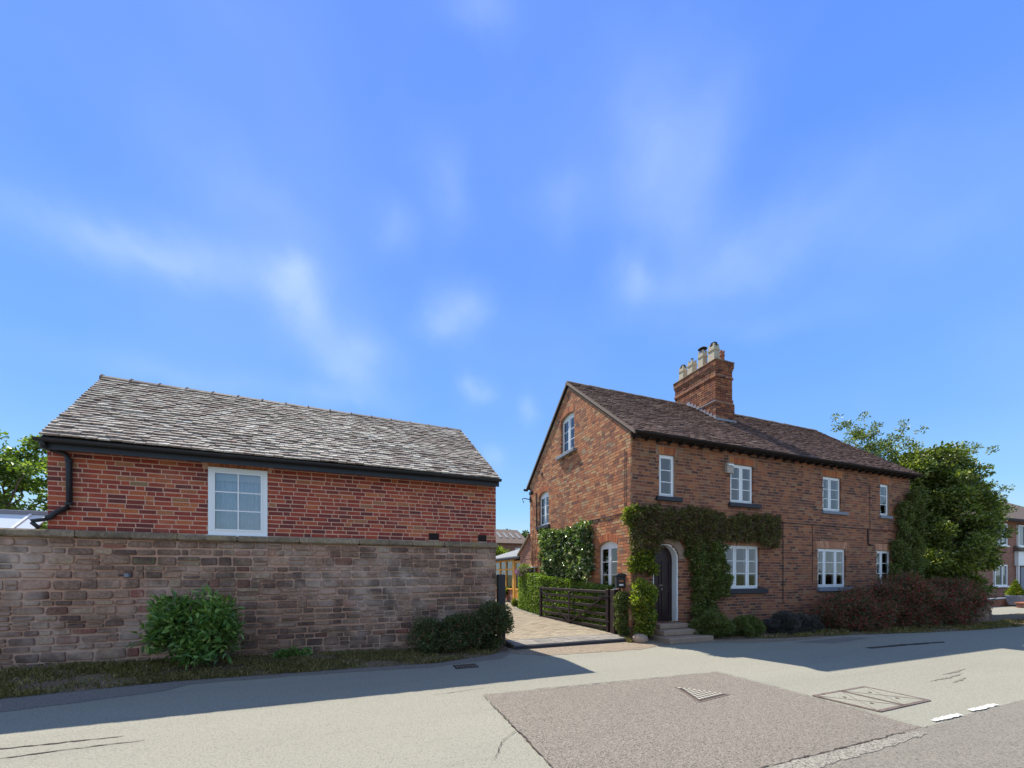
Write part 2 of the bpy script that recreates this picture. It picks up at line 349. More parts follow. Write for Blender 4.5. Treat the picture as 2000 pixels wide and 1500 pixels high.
for k, (a, b, y) in enumerate([(5.75,6.32,2.36),(6.60,7.22,2.385)]):
    p = jag([(a,y-.03),(b,y-.03),(b+.02,y+.03),(a+.02,y+.025),(a,y-.03)], .012, .035, 20+k)[:-1]
    sheet('road_marking', p, .0125, M['paint'], road)
# darker old strip by the verge and dark patches
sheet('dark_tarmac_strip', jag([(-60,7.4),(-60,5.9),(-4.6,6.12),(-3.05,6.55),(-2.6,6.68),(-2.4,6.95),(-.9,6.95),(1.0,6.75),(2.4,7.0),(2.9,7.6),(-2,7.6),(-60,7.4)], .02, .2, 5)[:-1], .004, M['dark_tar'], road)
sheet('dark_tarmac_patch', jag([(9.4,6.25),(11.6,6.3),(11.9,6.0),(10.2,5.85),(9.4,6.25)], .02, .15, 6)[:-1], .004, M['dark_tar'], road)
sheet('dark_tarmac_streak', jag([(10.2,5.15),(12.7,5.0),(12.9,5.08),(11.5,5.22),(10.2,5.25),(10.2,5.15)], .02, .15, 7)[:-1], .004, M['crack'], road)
sheet('dirt_apron', jag([(2.85,7.9),(2.75,7.35),(3.3,6.95),(4.4,6.85),(5.6,6.80),(6.2,7.0),(7.6,6.95),(8.4,6.6),(9.6,6.42),(11.5,6.5),(12,7.95),(2.85,7.9)], .04, .15, 8)[:-1], .0045, M['dirt'], road)
def strip(name, pts, w, z, mat, parent, seed=0):
    rr = random.Random(seed); L_, R_ = [], []
    pts = jag(pts, .012, .05, seed+50)
    for i, p in enumerate(pts):
        q = pts[min(i+1, len(pts)-1)]; o = pts[max(i-1, 0)]; dx, dy = q[0]-o[0], q[1]-o[1]; l = math.hypot(dx, dy) or 1
        t = i/(len(pts)-1); ww = w*(.25+math.sin(math.pi*t)*.8)*rr.uniform(.3,1.2)
        L_.append((p[0]-dy/l*ww, p[1]+dx/l*ww, z)); R_.append((p[0]+dy/l*ww, p[1]-dx/l*ww, z))
    mb = MB(); n = len(pts); mb.add(L_+R_, [(i, n+i, n+i+1, i+1) for i in range(n-1)])
    return mb.build(name, mat, parent)
strip('crack', [(-4.6,4.9),(-3.6,4.98),(-2.25,4.95)], .02, .005, M['crack'], road, 1)
strip('crack', [(-4.0,4.66),(-3.1,4.72),(-2.0,4.76)], .013, .005, M['crack'], road, 2)
strip('crack', [(1.43,4.95),(1.45,3.6),(1.44,2.6)], .008, .013, M['crack'], road, 3)
strip('crack', [(1.46,4.98),(3.4,4.87),(5.39,4.80)], .007, .013, M['crack'], road, 4)
strip('crack', [(5.41,4.80),(5.44,3.4),(5.46,2.4)], .007, .013, M['crack'], road, 5)
strip('crack', [(2.5,2.275),(3.8,2.28),(5.5,2.29)], .009, .0135, M['crack'], road, 6)
strip('crack', [(1.0,3.15),(1.2,3.5),(1.5,3.75)], .006, .0135, M['crack'], road, 7)
for k, (x, y, l) in enumerate([(7.9,3.25,1.1),(8.1,3.1,.6),(8.6,3.4,.9),(.8,5.2,.8)]):
    strip('tyre_scuff', [(x,y),(x+l*.5,y+.03),(x+l,y+.08)], .022 if k < 3 else .006, .005, M['main'], road, 30+k)
# irregular little tufts and leaves lying on the tarmac are left to the material grain

# ------------------------------------------------------------------ leaves
def leaves(name, P, D, L, W, mat, parent=None, base=(0,0,0), droop=.25, kind='stuff', fold=.25, six=False):
    """P points, D growing directions; one folded leaf at each"""
    n = len(P); P = np.asarray(P)-np.asarray(base)
    D = D/np.linalg.norm(D, axis=1, keepdims=True)
    r = rng.normal(size=(n,3)); U = np.cross(D, r); U /= np.linalg.norm(U, axis=1, keepdims=True); Nn = np.cross(U, D)
    L = np.broadcast_to(L, n)*rng.uniform(.65,1.3,n); W = np.broadcast_to(W, n)*rng.uniform(.7,1.2,n)
    L = L[:,None]; W = W[:,None]
    if not six:
        a = P; b = P+D*L*.5+U*W*.5+Nn*W*fold; c = P+D*L-Nn*L*droop; d = P+D*L*.5-U*W*.5+Nn*W*fold
        V = np.stack([a,b,c,d],1).reshape(-1,3); i = np.arange(n)[:,None]*4
        Fq = np.concatenate([i+np.array([[0,1,2]]), i+np.array([[0,2,3]])],1).reshape(-1,3)
    else:
        a = P; l1 = P+D*L*.28+U*W*.42+Nn*W*fold; l2 = P+D*L*.65+U*W*.40+Nn*W*fold-Nn*L*droop*.4
        t = P+D*L-Nn*L*droop; r2 = P+D*L*.65-U*W*.40+Nn*W*fold-Nn*L*droop*.4; r1 = P+D*L*.28-U*W*.42+Nn*W*fold
        m = P+D*L*.5-Nn*L*droop*.2
        V = np.stack([a,l1,l2,t,r2,r1,m],1).reshape(-1,3); i = np.arange(n)[:,None]*7
        tri = [[0,1,6],[1,2,6],[2,3,6],[3,4,6],[4,5,6],[5,0,6]]
        Fq = np.concatenate([i+np.array([q]) for q in tri],1).reshape(-1,3)
    o = link(name, np_mesh(name, V, Fq, mat), parent, (0,0,0))
    if kind: o['kind'] = kind
    return o
def clumpcloud(clumps, n, shell=(.72,1.05), up=.3):
    """clumps: list of (cx,cy,cz,rx,ry,rz)"""
    C = np.array(clumps, dtype=float); w = (C[:,3]*C[:,4]+C[:,3]*C[:,5]+C[:,4]*C[:,5]); idx = rng.choice(len(C), n, p=w/w.sum())
    d = rng.normal(size=(n,3)); d /= np.linalg.norm(d,axis=1,keepdims=True)
    rr = rng.uniform(shell[0], shell[1], n)[:,None]
    P = C[idx,:3]+d*C[idx,3:6]*rr
    D = d+rng.normal(size=(n,3))*.6; D[:,2] += up
    return P, D
def crown_clumps(c, r, k, cr, seed=0, squash=.8, fill=.45):
    g = np.random.default_rng(seed); out = []
    for _ in range(k):
        d = g.normal(size=3); d /= np.linalg.norm(d); t = g.uniform(fill, 1.0)
        s = cr*g.uniform(.6,1.3); out.append((c[0]+d[0]*r[0]*t, c[1]+d[1]*r[1]*t, c[2]+d[2]*r[2]*t, s, s, s*squash))
    return out
def limbs(mb, base, targets, r0, r1=.01, seed=0, n=5):
    rr = random.Random(seed)
    for t in targets:
        pts = []
        for i in range(n+1):
            u = i/n; p = Vector(base).lerp(Vector(t), u); k = math.sin(math.pi*u)*.12*(Vector(t)-Vector(base)).length
            pts.append(p+Vector((rr.uniform(-k,k)*.4, rr.uniform(-k,k)*.4, k*.5)))
        mb.tube(pts, r0, 6, r2=r1)
    return mb

# ------------------------------------------------------------------ pieces
def unit_box(seed, j=.04):
    rr = random.Random(seed); mb = MB()
    v = [(x+rr.uniform(-j,j)*.5, y+rr.uniform(-j,j), z+rr.uniform(-j,j)) for z in (-.5,.5) for x, y in ((-.5,-.5),(.5,-.5),(.5,.5),(-.5,.5))]
    mb.hexa(v); return mb
def unit_stone(seed):
    rr = random.Random(seed); mb = MB(); base = []
    for (x, z) in ((-.5,-.36),(-.45,-.5),(.44,-.5),(.5,-.36),(.5,.36),(.44,.5),(-.44,.5),(-.5,.35)):
        base.append((x+rr.uniform(-.035,.035), z+rr.uniform(-.07,.07)))
    rings = [(.5,1),( -.2,1),(-.42,.965),(-.5,.88)]; vs = []
    for y, s in rings:
        for x, z in base: vs.append((x*(s if s < 1 else 1)+ (0 if s == 1 else rr.uniform(-.02,.02)), y+(rr.uniform(-.06,.06) if s < 1 else 0), z*s))
    fs = []
    for k in range(3):
        for i in range(8): fs.append((k*8+i, k*8+(i+1)%8, k*8+8+(i+1)%8, k*8+8+i))
    fs.append(tuple(24+i for i in range(8)))
    mb.add(vs, fs); return mb
def place(name, parent, items, units, mats, W=None, limit=300, frame=None):
    """items: (x,y,z,sx,sy,sz[,rx]) in parent's frame; biggest in the picture become objects, rest one stuff part.
    frame: function local->world used to measure them"""
    def size(it):
        x, y, z, sx, sy, sz = it[:6]
        a = proj(*frame(x-sx/2, y, z)); b = proj(*frame(x+sx/2, y, z))
        a = proj(*frame(x-sx/2, y, z)) ; b = proj(*frame(x+sx/2, y, z))
        if a is None or b is None: return 0
        if max(a[0],b[0]) < 0 or min(a[0],b[0]) > 2000: return 0
        return abs(b[0]-a[0])+abs(b[1]-a[1])
    def safe(it):
        try: return size(it)
        except TypeError: return 0
    order = sorted(range(len(items)), key=lambda i: -safe(items[i]))
    meshes = [u.mesh(name, mats) for u in units]
    for i in order[:limit]:
        it = items[i]
        o = link(name, meshes[i % len(meshes)], parent, it[:3], 0, it[3:6], (it[6] if len(it) > 6 else 0, it[7] if len(it) > 7 else 0, it[8] if len(it) > 8 else 0))
    rest = order[limit:]
    if rest:
        mb_v = []; fsz = {}
        off = 0; faces = []
        for i in rest:
            it = items[i]; u = units[i % len(units)]; V = np.array(u.v)*np.array(it[3:6])
            if len(it) > 6:
                mt = np.array(Matrix.LocRotScale(None, __import__('mathutils').Euler((it[6], it[7] if len(it) > 7 else 0, it[8] if len(it) > 8 else 0)), None).to_3x3())
                V = V@mt.T
            mb_v.append(V+np.array(it[:3])); faces += [tuple(off+q for q in f) for f in u.f]; off += len(V)
        m = bpy.data.meshes.new(name); m.from_pydata(np.concatenate(mb_v).tolist(), [], faces); m.materials.append(mats); m.update()
        o = link(name+'_remainder' if False else name, m, parent); o['kind'] = 'stuff'
BRICKS = [unit_box(100+i, .025) for i in range(8)]
TILES = [unit_box(200+i, .06) for i in range(8)]
STONES = [unit_stone(300+i) for i in range(12)]

def op_top(o, s):
    """o = dict a,b,z0,z1,rise,kind"""
    c = (o['a']+o['b'])/2; h = (o['b']-o['a'])/2; t = min(1, abs(s-c)/h)
    if o.get('round'): return o['z1']-h*(1-math.sqrt(max(0, 1-t*t)))
    return o['z1']-o.get('rise', 0)*t*t
def wall_core(length, zb, top, ops, thick, y0=0.0, s_start=0.0):
    mb = MB(); br = {s_start, length}
    for o in ops:
        br |= {o['a'], o['b']}
        if o.get('rise') or o.get('round'):
            for k in range(1, 14): br.add(o['a']+(o['b']-o['a'])*k/14)
    n = 24
    for k in range(1, n): br.add(s_start+(length-s_start)*k/n)
    br = sorted(br); br = [b for i, b in enumerate(br) if i == 0 or b-br[i-1] > 1e-4]
    for s0, s1 in zip(br, br[1:]):
        sm = (s0+s1)/2; cuts = sorted([o for o in ops if o['a'] < sm < o['b']], key=lambda o: o['z0'])
        z = (zb, zb)
        for o in cuts:
            q = (o['z0'], o['z0'])
            if q[0]-z[0] > .001: mb.hexa([(s0,y0,z[0]),(s1,y0,z[1]),(s1,y0+thick,z[1]),(s0,y0+thick,z[0]),(s0,y0,q[0]),(s1,y0,q[1]),(s1,y0+thick,q[1]),(s0,y0+thick,q[0])])
            z = (op_top(o, s0+1e-5), op_top(o, s1-1e-5))
        q = (top(s0), top(s1))
        mb.hexa([(s0,y0,z[0]),(s1,y0,z[1]),(s1,y0+thick,z[1]),(s0,y0+thick,z[0]),(s0,y0,q[0]),(s1,y0,q[1]),(s1,y0+thick,q[1]),(s0,y0+thick,q[0])])
    return mb
def brick_items(length, zb, top, ops, ztop, course=.0765, bl=.225, bh=.064, joint=.016, s_start=0.0, header=.22, seed=1, archt=.21, wav=.0, depth=.05, proud=.0015):
    rr = random.Random(seed); items = []; row = 0; z = zb
    while z+bh < ztop:
        zm = z+bh/2
        # span allowed by rake
        blocks = []
        for o in ops:
            ext = o.get('arch', archt)
            lo = hi = None
            for k in range(0, 41):
                s = o['a']-.06+(o['b']-o['a']+.12)*k/40
                si = min(max(s, o['a']), o['b'])
                inside = (o['a'] <= s <= o['b']) and o['z0'] < zm < op_top(o, si)
                band = ext > 0 and op_top(o, si) <= zm+bh*.3 < op_top(o, si)+ext
                if inside or band:
                    lo = s if lo is None else lo; hi = s
            if lo is not None: blocks.append((lo, hi))
        s = s_start-(0 if row % 2 == 0 else bl/2)-rr.choice((0,.0,.06)); 
        while s < length:
            w = bl if rr.random() > header else bl*.47
            w *= rr.uniform(.96,1.03); a, b = s, s+w; s = b+joint
            a = max(a, s_start+.001); b = min(b, length-.001)
            segs = [(a, b)]
            for lo, hi in blocks:
                ns = []
                for p, q in segs:
                    if q <= lo or p >= hi: ns.append((p, q))
                    else:
                        if p < lo-.03: ns.append((p, lo-.006))
                        if q > hi+.03: ns.append((hi+.006, q))
                segs = ns
            for p, q in segs:
                if q-p < .025: continue
                if top(p)-.01 < z+bh or top(q)-.01 < z+bh: 
                    # shorten under the rake
                    while q-p > .03 and top(p)-.01 < z+bh: p += .01
                    while q-p > .03 and top(q)-.01 < z+bh: q -= .01
                    if q-p <= .03: continue
                dz = rr.uniform(-.002,.002)
                items.append(((p+q)/2, depth/2-proud-rr.uniform(0,.003), zm+dz+wav*math.sin((p+q)*.9+row*.05), q-p, depth, bh*rr.uniform(.95,1.04)))
        z += course; row += 1
    return items
def arch_mesh(o, t=.205, w=.066, joint=.010, depth=.05, proud=.008, splay=.12, seed=0):
    rr = random.Random(seed); mb = MB(); wd = o['b']-o['a']
    if o.get('round'):
        h = wd/2; cz = o['z1']-h; c = (o['a']+o['b'])/2; n = int(math.pi*(h+t/2)/(w+joint))
        for k in range(n):
            a0 = math.pi*(k+.06)/n; a1 = math.pi*(k+.94)/n; p = []
            for y in (-proud, depth):
                p += [(c-math.cos(a0)*h, y, cz+math.sin(a0)*h), (c-math.cos(a1)*h, y, cz+math.sin(a1)*h), (c-math.cos(a1)*(h+t), y, cz+math.sin(a1)*(h+t)), (c-math.cos(a0)*(h+t), y, cz+math.sin(a0)*(h+t))]
            mb.hexa(p)
        return mb
    n = int(wd/(w+joint))
    for k in range(n):
        s0 = o['a']+wd*(k+.07)/n; s1 = o['a']+wd*(k+.93)/n; c = (o['a']+o['b'])/2; pr = proud+rr.uniform(-.003,.003)
        f = splay/(wd/2); p = []
        for y in (-pr, depth):
            p += [(s0,y,op_top(o,s0)+.002),(s1,y,op_top(o,s1)+.002),(s1+(s1-c)*f,y,op_top(o,s1)+t),(s0+(s0-c)*f,y,op_top(o,s0)+t)]
        mb.hexa(p)
    return mb
def window(parent, O, rz, o, lights=2, bars=2, recess=.07, sill=None, sillmat=None, blind=.0, inner='room', label=None, frame_w=.05, sash=.035, bar_w=.018, solid_head=0, glass='glass', widths=None, sashes=()):
    """window in the opening o of a wall frame at O; frame mesh is the part, panes and the rest its sub-parts"""
    a, b, z0, z1 = o['a']+.004, o['b']-.004, o['z0']+.004, o['z1']-.004; y0, y1 = recess, recess+.06; rise = o.get('rise', 0)
    c = (a+b)/2; h = (b-a)/2
    T = lambda s: z1-rise*min(1, abs(s-c)/h)**2
    fb = MB(); fb.box(a, b, y0, y1, z0, z0+frame_w)
    fb.box(a, a+frame_w, y0, y1, z0+frame_w, T(a)-.001); fb.box(b-frame_w, b, y0, y1, z0+frame_w, T(b)-.001)
    n = 12 if rise else 1; zt = z1-rise-frame_w-solid_head
    for k in range(n):
        s0 = a+frame_w+(b-a-2*frame_w)*k/n; s1 = a+frame_w+(b-a-2*frame_w)*(k+1)/n
        q0 = zt if (rise or solid_head) else T(s0)-frame_w; q1 = q0
        fb.hexa([(s0,y0,q0),(s1,y0,q1),(s1,y1,q1),(s0,y1,q0),(s0,y0,T(s0)),(s1,y0,T(s1)),(s1,y1,T(s1)),(s0,y1,T(s0))])
    ztop = zt if (rise or solid_head) else z1-frame_w
    x0 = a+frame_w; x1 = b-frame_w; W_ = widths or [1]*lights; tot = sum(W_); mull = .05; avail = x1-x0-mull*(lights-1)
    segs = []; x = x0
    for i, wv in enumerate(W_):
        w = avail*wv/tot; segs.append((x, x+w)); x += w
        if i < lights-1: fb.box(x, x+mull, y0+.003, y1-.003, z0+frame_w, ztop); x += mull
    w = fb.build('window', M['white'], parent, O, rz)
    if label: w['label'] = label
    for (p, q) in segs:
        sb = MB(); yy = y0-.012; m = sash
        sb.box(p, q, yy, yy+.045, z0+frame_w, z0+frame_w+m); sb.box(p, q, yy, yy+.045, ztop-m, ztop)
        sb.box(p, p+m, yy, yy+.045, z0+frame_w+m, ztop-m); sb.box(q-m, q, yy, yy+.045, z0+frame_w+m, ztop-m)
        sb.build('sash', M['white'], w)
        MB().box(p+m-.004, q-m+.004, yy+.016, yy+.026, z0+frame_w+m-.004, ztop-m+.004).build('pane', M[glass], w)
        hh = ztop-m-(z0+frame_w+m)
        for k in range(1, bars+1):
            zz = z0+frame_w+m+hh*k/(bars+1)
            MB().box(p+m, q-m, yy+.006, yy+.036, zz-bar_w/2, zz+bar_w/2).build('glazing_bar', M['white'], w)
        if 'v' in sashes:
            MB().box((p+q)/2-bar_w/2, (p+q)/2+bar_w/2, yy+.004, yy+.034, z0+frame_w+m, ztop-m).build('glazing_bar', M['white'], w)
    if blind: MB().box(a+frame_w, b-frame_w, y1+.05, y1+.06, ztop-blind, ztop).build('blind', M['blind'], w)
    if inner == 'net':
        cb = MB(); nseg = 40
        vs = []; 
        for k in range(nseg+1):
            s = a+.02+(b-a-.04)*k/nseg; y = y1+.12+.015*math.sin(k*1.9); vs += [(s,y,z0+.01),(s,y,z1-rise-.01)]
        cb.add(vs, [(2*k,2*k+2,2*k+3,2*k+1) for k in range(nseg)])
        cb.build('net_curtain', M['curtain'], w)
    if inner == 'curtains':
        for side in (0, 1):
            cb = MB(); vs = []; nseg = 14; ww = (b-a)*.26
            for k in range(nseg+1):
                s = (a+.02+ww*k/nseg) if side == 0 else (b-.02-ww*k/nseg); y = y1+.10+.02*math.sin(k*2.1); vs += [(s,y,z0+.01),(s,y,z1-rise-.01)]
            cb.add(vs, [(2*k,2*k+2,2*k+3,2*k+1) for k in range(nseg)]); cb.build('curtain', M['curtain'], w)
    if sill:
        e0, e1, t, pr = sill
        MB().bevbox(o['a']-e0, o['b']+e1, -pr, recess+.03, z0-t-.006, z0-.004, .008).build('sill', sillmat, w)
    return w

# ------------------------------------------------------------------ stone wall (garden wall, carries the barn)
SW = thing('stone_wall', 'long weathered sandstone boundary wall below the red brick outbuilding', 'wall', (2.72,8.28,0))
wx0, wx1 = -12.0, 0.0   # local x, wall end at 0
core = MB().box(wx0, wx1-.012, .014, .42, -.2, 2.18).build('mortar', M['mortar_stone'], SW)
rr = random.Random(11); items = []; z = -.03
while z < 2.16:
    h = rr.choice((.07,.085,.10,.11,.12,.13,.15,.17)); 
    if z+h > 2.14: h = 2.175-z
    x = wx0-rr.uniform(0,.3)
    while x < wx1:
        w = rr.uniform(.10,.24)+h*rr.uniform(.3,1.0)
        if rr.random() < .18: w *= .55
        a, b = x, min(x+w, wx1); x = b+.022
        if b-a < .06: continue
        if b > wx1-.05: b = wx1
        wz = .012*math.sin(a*1.3+z*7)
        if h > .12 and rr.random() < .22:
            hs = h*rr.uniform(.4,.6)
            items.append(((a+b)/2, .03-rr.uniform(0,.006), z+hs/2+wz, b-a, .08, hs-.02)); items.append(((a+b)/2, .03-rr.uniform(0,.01), z+hs+(h-hs)/2+wz, b-a, .08, h-hs-.018))
        else:
            items.append(((a+b)/2, .036-rr.uniform(0,.012), z+h/2+wz+rr.uniform(-.006,.006), b-a, .08, (h-.022)*rr.uniform(.84,1.05)))
    z += h
place('stone', core, items, STONES, M['stone'], frame=lambda x,y,z: (x+2.72, y+8.28, z))
x = -12.0
rr = random.Random(5)
while x < .03:
    w = rr.uniform(.55,1.05); b = min(x+w, .03)
    if .03-b < .3: b = .03
    dz = rr.uniform(-.008,.012); t = rr.uniform(-.01,.01)
    mb = MB().bevbox(x+.004, b-.004, -.065+t*1.5, .15 if x > -7.5 and x < -.0 else .45, 2.185+t*.4, 2.295+dz-(.0 if x > -7.44 else -.02), .025)
    mb.build('coping_stone', M['coping'], SW); x = b
# small cable box and iron stub on the wall
cb = thing('wall_socket', 'small pale cable box fixed high on the sandstone wall', 'cable box', (-3.70, 8.25, 1.585))
MB().bevbox(-.03,.03,-.03,.03,-.03,.03,.005).build('box', M['sill_grey'], cb); MB().tube([(-.03,0,0),(-.13,.01,.01)], .008).build('cable', M['black'], cb)

# ------------------------------------------------------------------ outbuilding on the wall
BARN = thing('brick_outbuilding', 'low red brick outbuilding with lichen covered tile roof on top of the stone wall', 'outbuilding', (0,8.3,2.3))
O = (-4.70, 0, 0); BL = 7.42; BT = 1.36
win = dict(a=2.09, b=3.0, z0=-.02, z1=1.21, arch=.155)
bw = wall_core(BL, -.02, lambda s: BT, [win], .25, .0).build('wall', M['mortar_barn'], BARN, O)
vent1 = dict(a=5.93, b=6.15, z0=.03, z1=.175, arch=0); vent2 = dict(a=7.0, b=7.2, z0=.03, z1=.175, arch=0)
items = brick_items(BL, .012, lambda s: 1.5, [win, vent1, vent2], BT+.06, course=.0775, bh=.0605, seed=3, archt=.155, header=.25)
place('brick', bw, items, BRICKS, M['brick_barn'], frame=lambda x,y,z: (x-4.70, y+8.3, z+2.3))
arch_mesh(win, t=.15, splay=.06).build('brick_arch', M['arch_brick'], BARN, O)['kind'] = 'stuff'
for v in (vent1, vent2):
    mb = MB(); mb.box(v['a']+.004, v['b']-.004, .0, .03, v['z0'], v['z1'])
    for k in range(7):
        xx = v['a']+.01+(v['b']-v['a']-.02)*k/6; mb.box(xx-.007, xx+.007, -.012, .0, v['z0']+.005, v['z1']-.005)
    for k in range(5):
        zz = v['z0']+.01+(v['z1']-v['z0']-.02)*k/4; mb.box(v['a']+.006, v['b']-.006, -.010, -.001, zz-.006, zz+.006)
    mb.build('air_brick', M['gate'], BARN, O)
w = window(BARN, O, 0, dict(a=win['a'], b=win['b'], z0=.0, z1=1.205), lights=1, bars=2, recess=-.02, blind=.14, inner='net', frame_w=.075, sash=.028, bar_w=.02, sashes=('v',), label='white framed window with six panes of bluish net')
MB().bevbox(win['a']-.015, win['b']+.015, -.06, .02, -.024, .0, .006).build('sill', M['white'], w)
# side and back walls of the barn
sb = MB()
for (xa, xb, dx) in ((-4.70,-4.45,-.25),(2.47,2.72,-.38)):
    sb.hexa([(xa,.25,-2.3),(xb,.25,-2.3),(xb+dx*2,4.0,-2.3),(xa+dx*2,4.0,-2.3),(xa,.25,BT),(xb,.25,BT),(xb+dx*2,4.0,BT),(xa+dx*2,4.0,BT)])
    e = .01; xm = dx
    sb.add([(xa,.0,BT),(xb,.0,BT),(xa+dx,1.9,3.0),(xb+dx,1.9,3.0),(xa+2*dx,3.8,BT),(xb+2*dx,3.8,BT)], [(0,2,4),(1,5,3),(0,1,3,2),(2,3,5,4)])
sb.box(-5.2,1.9,3.8,4.0,-2.3,BT)
sb.build('rear_wall', M['mortar_barn'], BARN)
# roof
RF = MB()
eL, eR, rL, rR = (-4.62,-.27,1.40), (2.71,-.27,1.37), (-4.93,1.9,3.24), (2.36,1.9,3.11)
bL, bR = (-5.2,4.1,1.40), (1.98,4.1,1.40)
def lower(p, d=.05): return (p[0], p[1], p[2]-d)
RF.add([eL,eR,rR,rL,bL,bR]+[lower(p) for p in (eL,eR,rR,rL,bL,bR)], [(0,1,2,3),(3,2,5,4),(6,9,8,7),(9,10,11,8),(0,6,7,1),(4,5,11,10),(0,3,9,6),(3,4,10,9),(1,7,8,2),(2,8,11,5)])
roof = RF.build('roof', M['deck'], BARN)
def tile_items(eL, eR, rL, rR, rows, tw, tl, thick, seed, lift=.012, tilt=R(4), rowjit=.006):
    rr = random.Random(seed); eL, eR, rL, rR = map(Vector, (eL, eR, rL, rR)); items = []
    for r in range(rows):
        t = (r+.0)/rows; a = eL.lerp(rL, t); b = eR.lerp(rR, t); up = ((rL-eL).normalized())
        slope = math.atan2(rL.z-eL.z, rL.y-eL.y); n = Vector((0, -math.sin(slope), math.cos(slope)))
        ln = (b-a).length; k = int(ln/tw)+1; off = 0 if r % 2 else -tw/2
        sag = 0
        for i in range(k+1):
            x0 = max(0, off+i*tw); x1 = min(ln, off+(i+1)*tw)
            if x1-x0 < .03: continue
            xm = (x0+x1)/2; c = a+(b-a)*(xm/ln)
            th = thick*rr.uniform(.8,1.3)
            dn = -(.004*rr.random()+rowjit*rr.uniform(-1,1))
            c = c+Vector((0, math.cos(slope), math.sin(slope)))*(tl/2-.02+dn)+n*(lift+th/2+rr.uniform(0,.006)+.006*math.sin(xm*1.7+r*.4))
            items.append((c.x, c.y, c.z, x1-x0-.004-rr.uniform(0,.004), tl*rr.uniform(.97,1.02), th, slope-tilt+rr.uniform(-.02,.02), 0, rr.uniform(-.012,.012)))
    return items
it = tile_items(eL, eR, rL, rR, 27, .15, .155, .030, 9, lift=.012, tilt=R(13), rowjit=.004)
place('tile', roof, it, TILES, M['tile_barn'], frame=lambda x,y,z: (x, y+8.3, z+2.3))
x = 0; A = Vector(rL); B_ = Vector(rR); L_ = (B_-A).length; k = 0
while x < L_-.02:
    e = min(x+.46, L_); p = A+(B_-A)*(x/L_); q = A+(B_-A)*(e/L_); mb = MB()
    ang = [R(v) for v in (-12,25,60,90,120,155,192)]; vs = []
    for P_, g in ((p,.125),(q+Vector((.0,0,0)),.118)):
        for t in ang: vs.append((P_.x, P_.y+math.cos(t)*g, P_.z-.055+math.sin(t)*g*.85))
    mb.add(vs, [(i, i+1, 8+i, 7+i) for i in range(6)]+[tuple(range(7)), tuple(reversed(range(7,14)))])
    mb.tube([(p.x-.012,p.y+math.cos(t)*.125,p.z-.053+math.sin(t)*.115) for t in ang], .014, 5)
    mb.build('ridge_tile', M['ridge'], roof); x = e; k += 1
MB().box(-4.68,2.72,-.20,-.02,1.28,1.335).build('soffit', M['soffit'], BARN)
MB().box(-4.66,2.72,-.232,-.204,1.22,1.365).build('fascia', M['black'], BARN)
def gutter(mb, x0, x1, y, z, r=.055):
    vs = []; ang = [math.pi*(1+k/6) for k in range(7)]
    for x in (x0, x1):
        for a in ang: vs.append((x, y+math.cos(a)*r, z+math.sin(a)*r))
        for a in reversed(ang): vs.append((x, y+math.cos(a)*(r-.006), z+math.sin(a)*(r-.006)))
    mb.add(vs, [(i,(i+1)%14,14+(i+1)%14,14+i) for i in range(14)]+[tuple(range(14)), tuple(reversed(range(14,28)))])
g = MB(); gutter(g, -4.68, 2.745, -.292, 1.365); g.build('gutter', M['black'], BARN, smooth=False)
dp = MB(); dp.tube([(-4.60,-.29,1.34),(-4.60,-.27,1.26),(-4.58,-.16,1.24),(-4.45,-.07,1.20),(-4.415,-.06,1.12),(-4.41,-.06,.46),(-4.43,-.06,.36),(-4.56,-.06,.28),(-4.63,-.06,.21),(-4.66,-.07,.17)], .038, 10)
dp.tube([(-4.66,-.07,.17),(-4.75,-.08,.145),(-4.83,-.10,.125),(-4.82,-.10,.10),(-4.74,-.10,.02)], .03, 8)
dpo = dp.build('downpipe', M['black'], BARN, smooth=True)
for zz in (1.10,.42,.20):
    xx = -4.415 if zz > .3 else -4.645
    MB().lathe([(.046,-.02),(.05,0),(.046,.02)], (xx,-.06,zz), 10).build('pipe_collar', M['black'], dpo)

# ------------------------------------------------------------------ house
HX, HY0, HX1, HY1 = 6.07, 7.92, 17.92, 14.18
H = thing('brick_house', 'two storey weathered brick house with brown tiled roof and tall chimney', 'house', (HX,HY0,0))
LF = HX1-HX
win_ops = [dict(a=.87,b=1.38,z0=3.58,z1=4.66,arch=.2), dict(a=3.30,b=4.20,z0=3.58,z1=4.66,arch=.2), dict(a=7.18,b=8.08,z0=3.58,z1=4.66,arch=.2), dict(a=10.12,b=10.64,z0=3.58,z1=4.66,arch=.2),
    dict(a=3.06,b=4.43,z0=1.20,z1=2.41,arch=.24), dict(a=6.94,b=8.31,z0=1.20,z1=2.41,arch=.24), dict(a=9.92,b=10.73,z0=1.20,z1=2.41,arch=.24)]
door = dict(a=.68,b=1.50,z0=.38,z1=2.40,round=True,arch=.0)
def zroof(Y): return 5.05+.802*min(Y-7.72, 14.38-Y)
fo = win_ops+[door]
fw = wall_core(LF, -.1, lambda s: 5.12, fo, .28).build('wall', M['mortar_house'], H, (0,0,0))
fi = brick_items(LF, .02, lambda s: 5.3, fo, 5.13, s_start=.054, course=.0785, bh=.061, seed=21, joint=.016, header=.3, wav=.006)
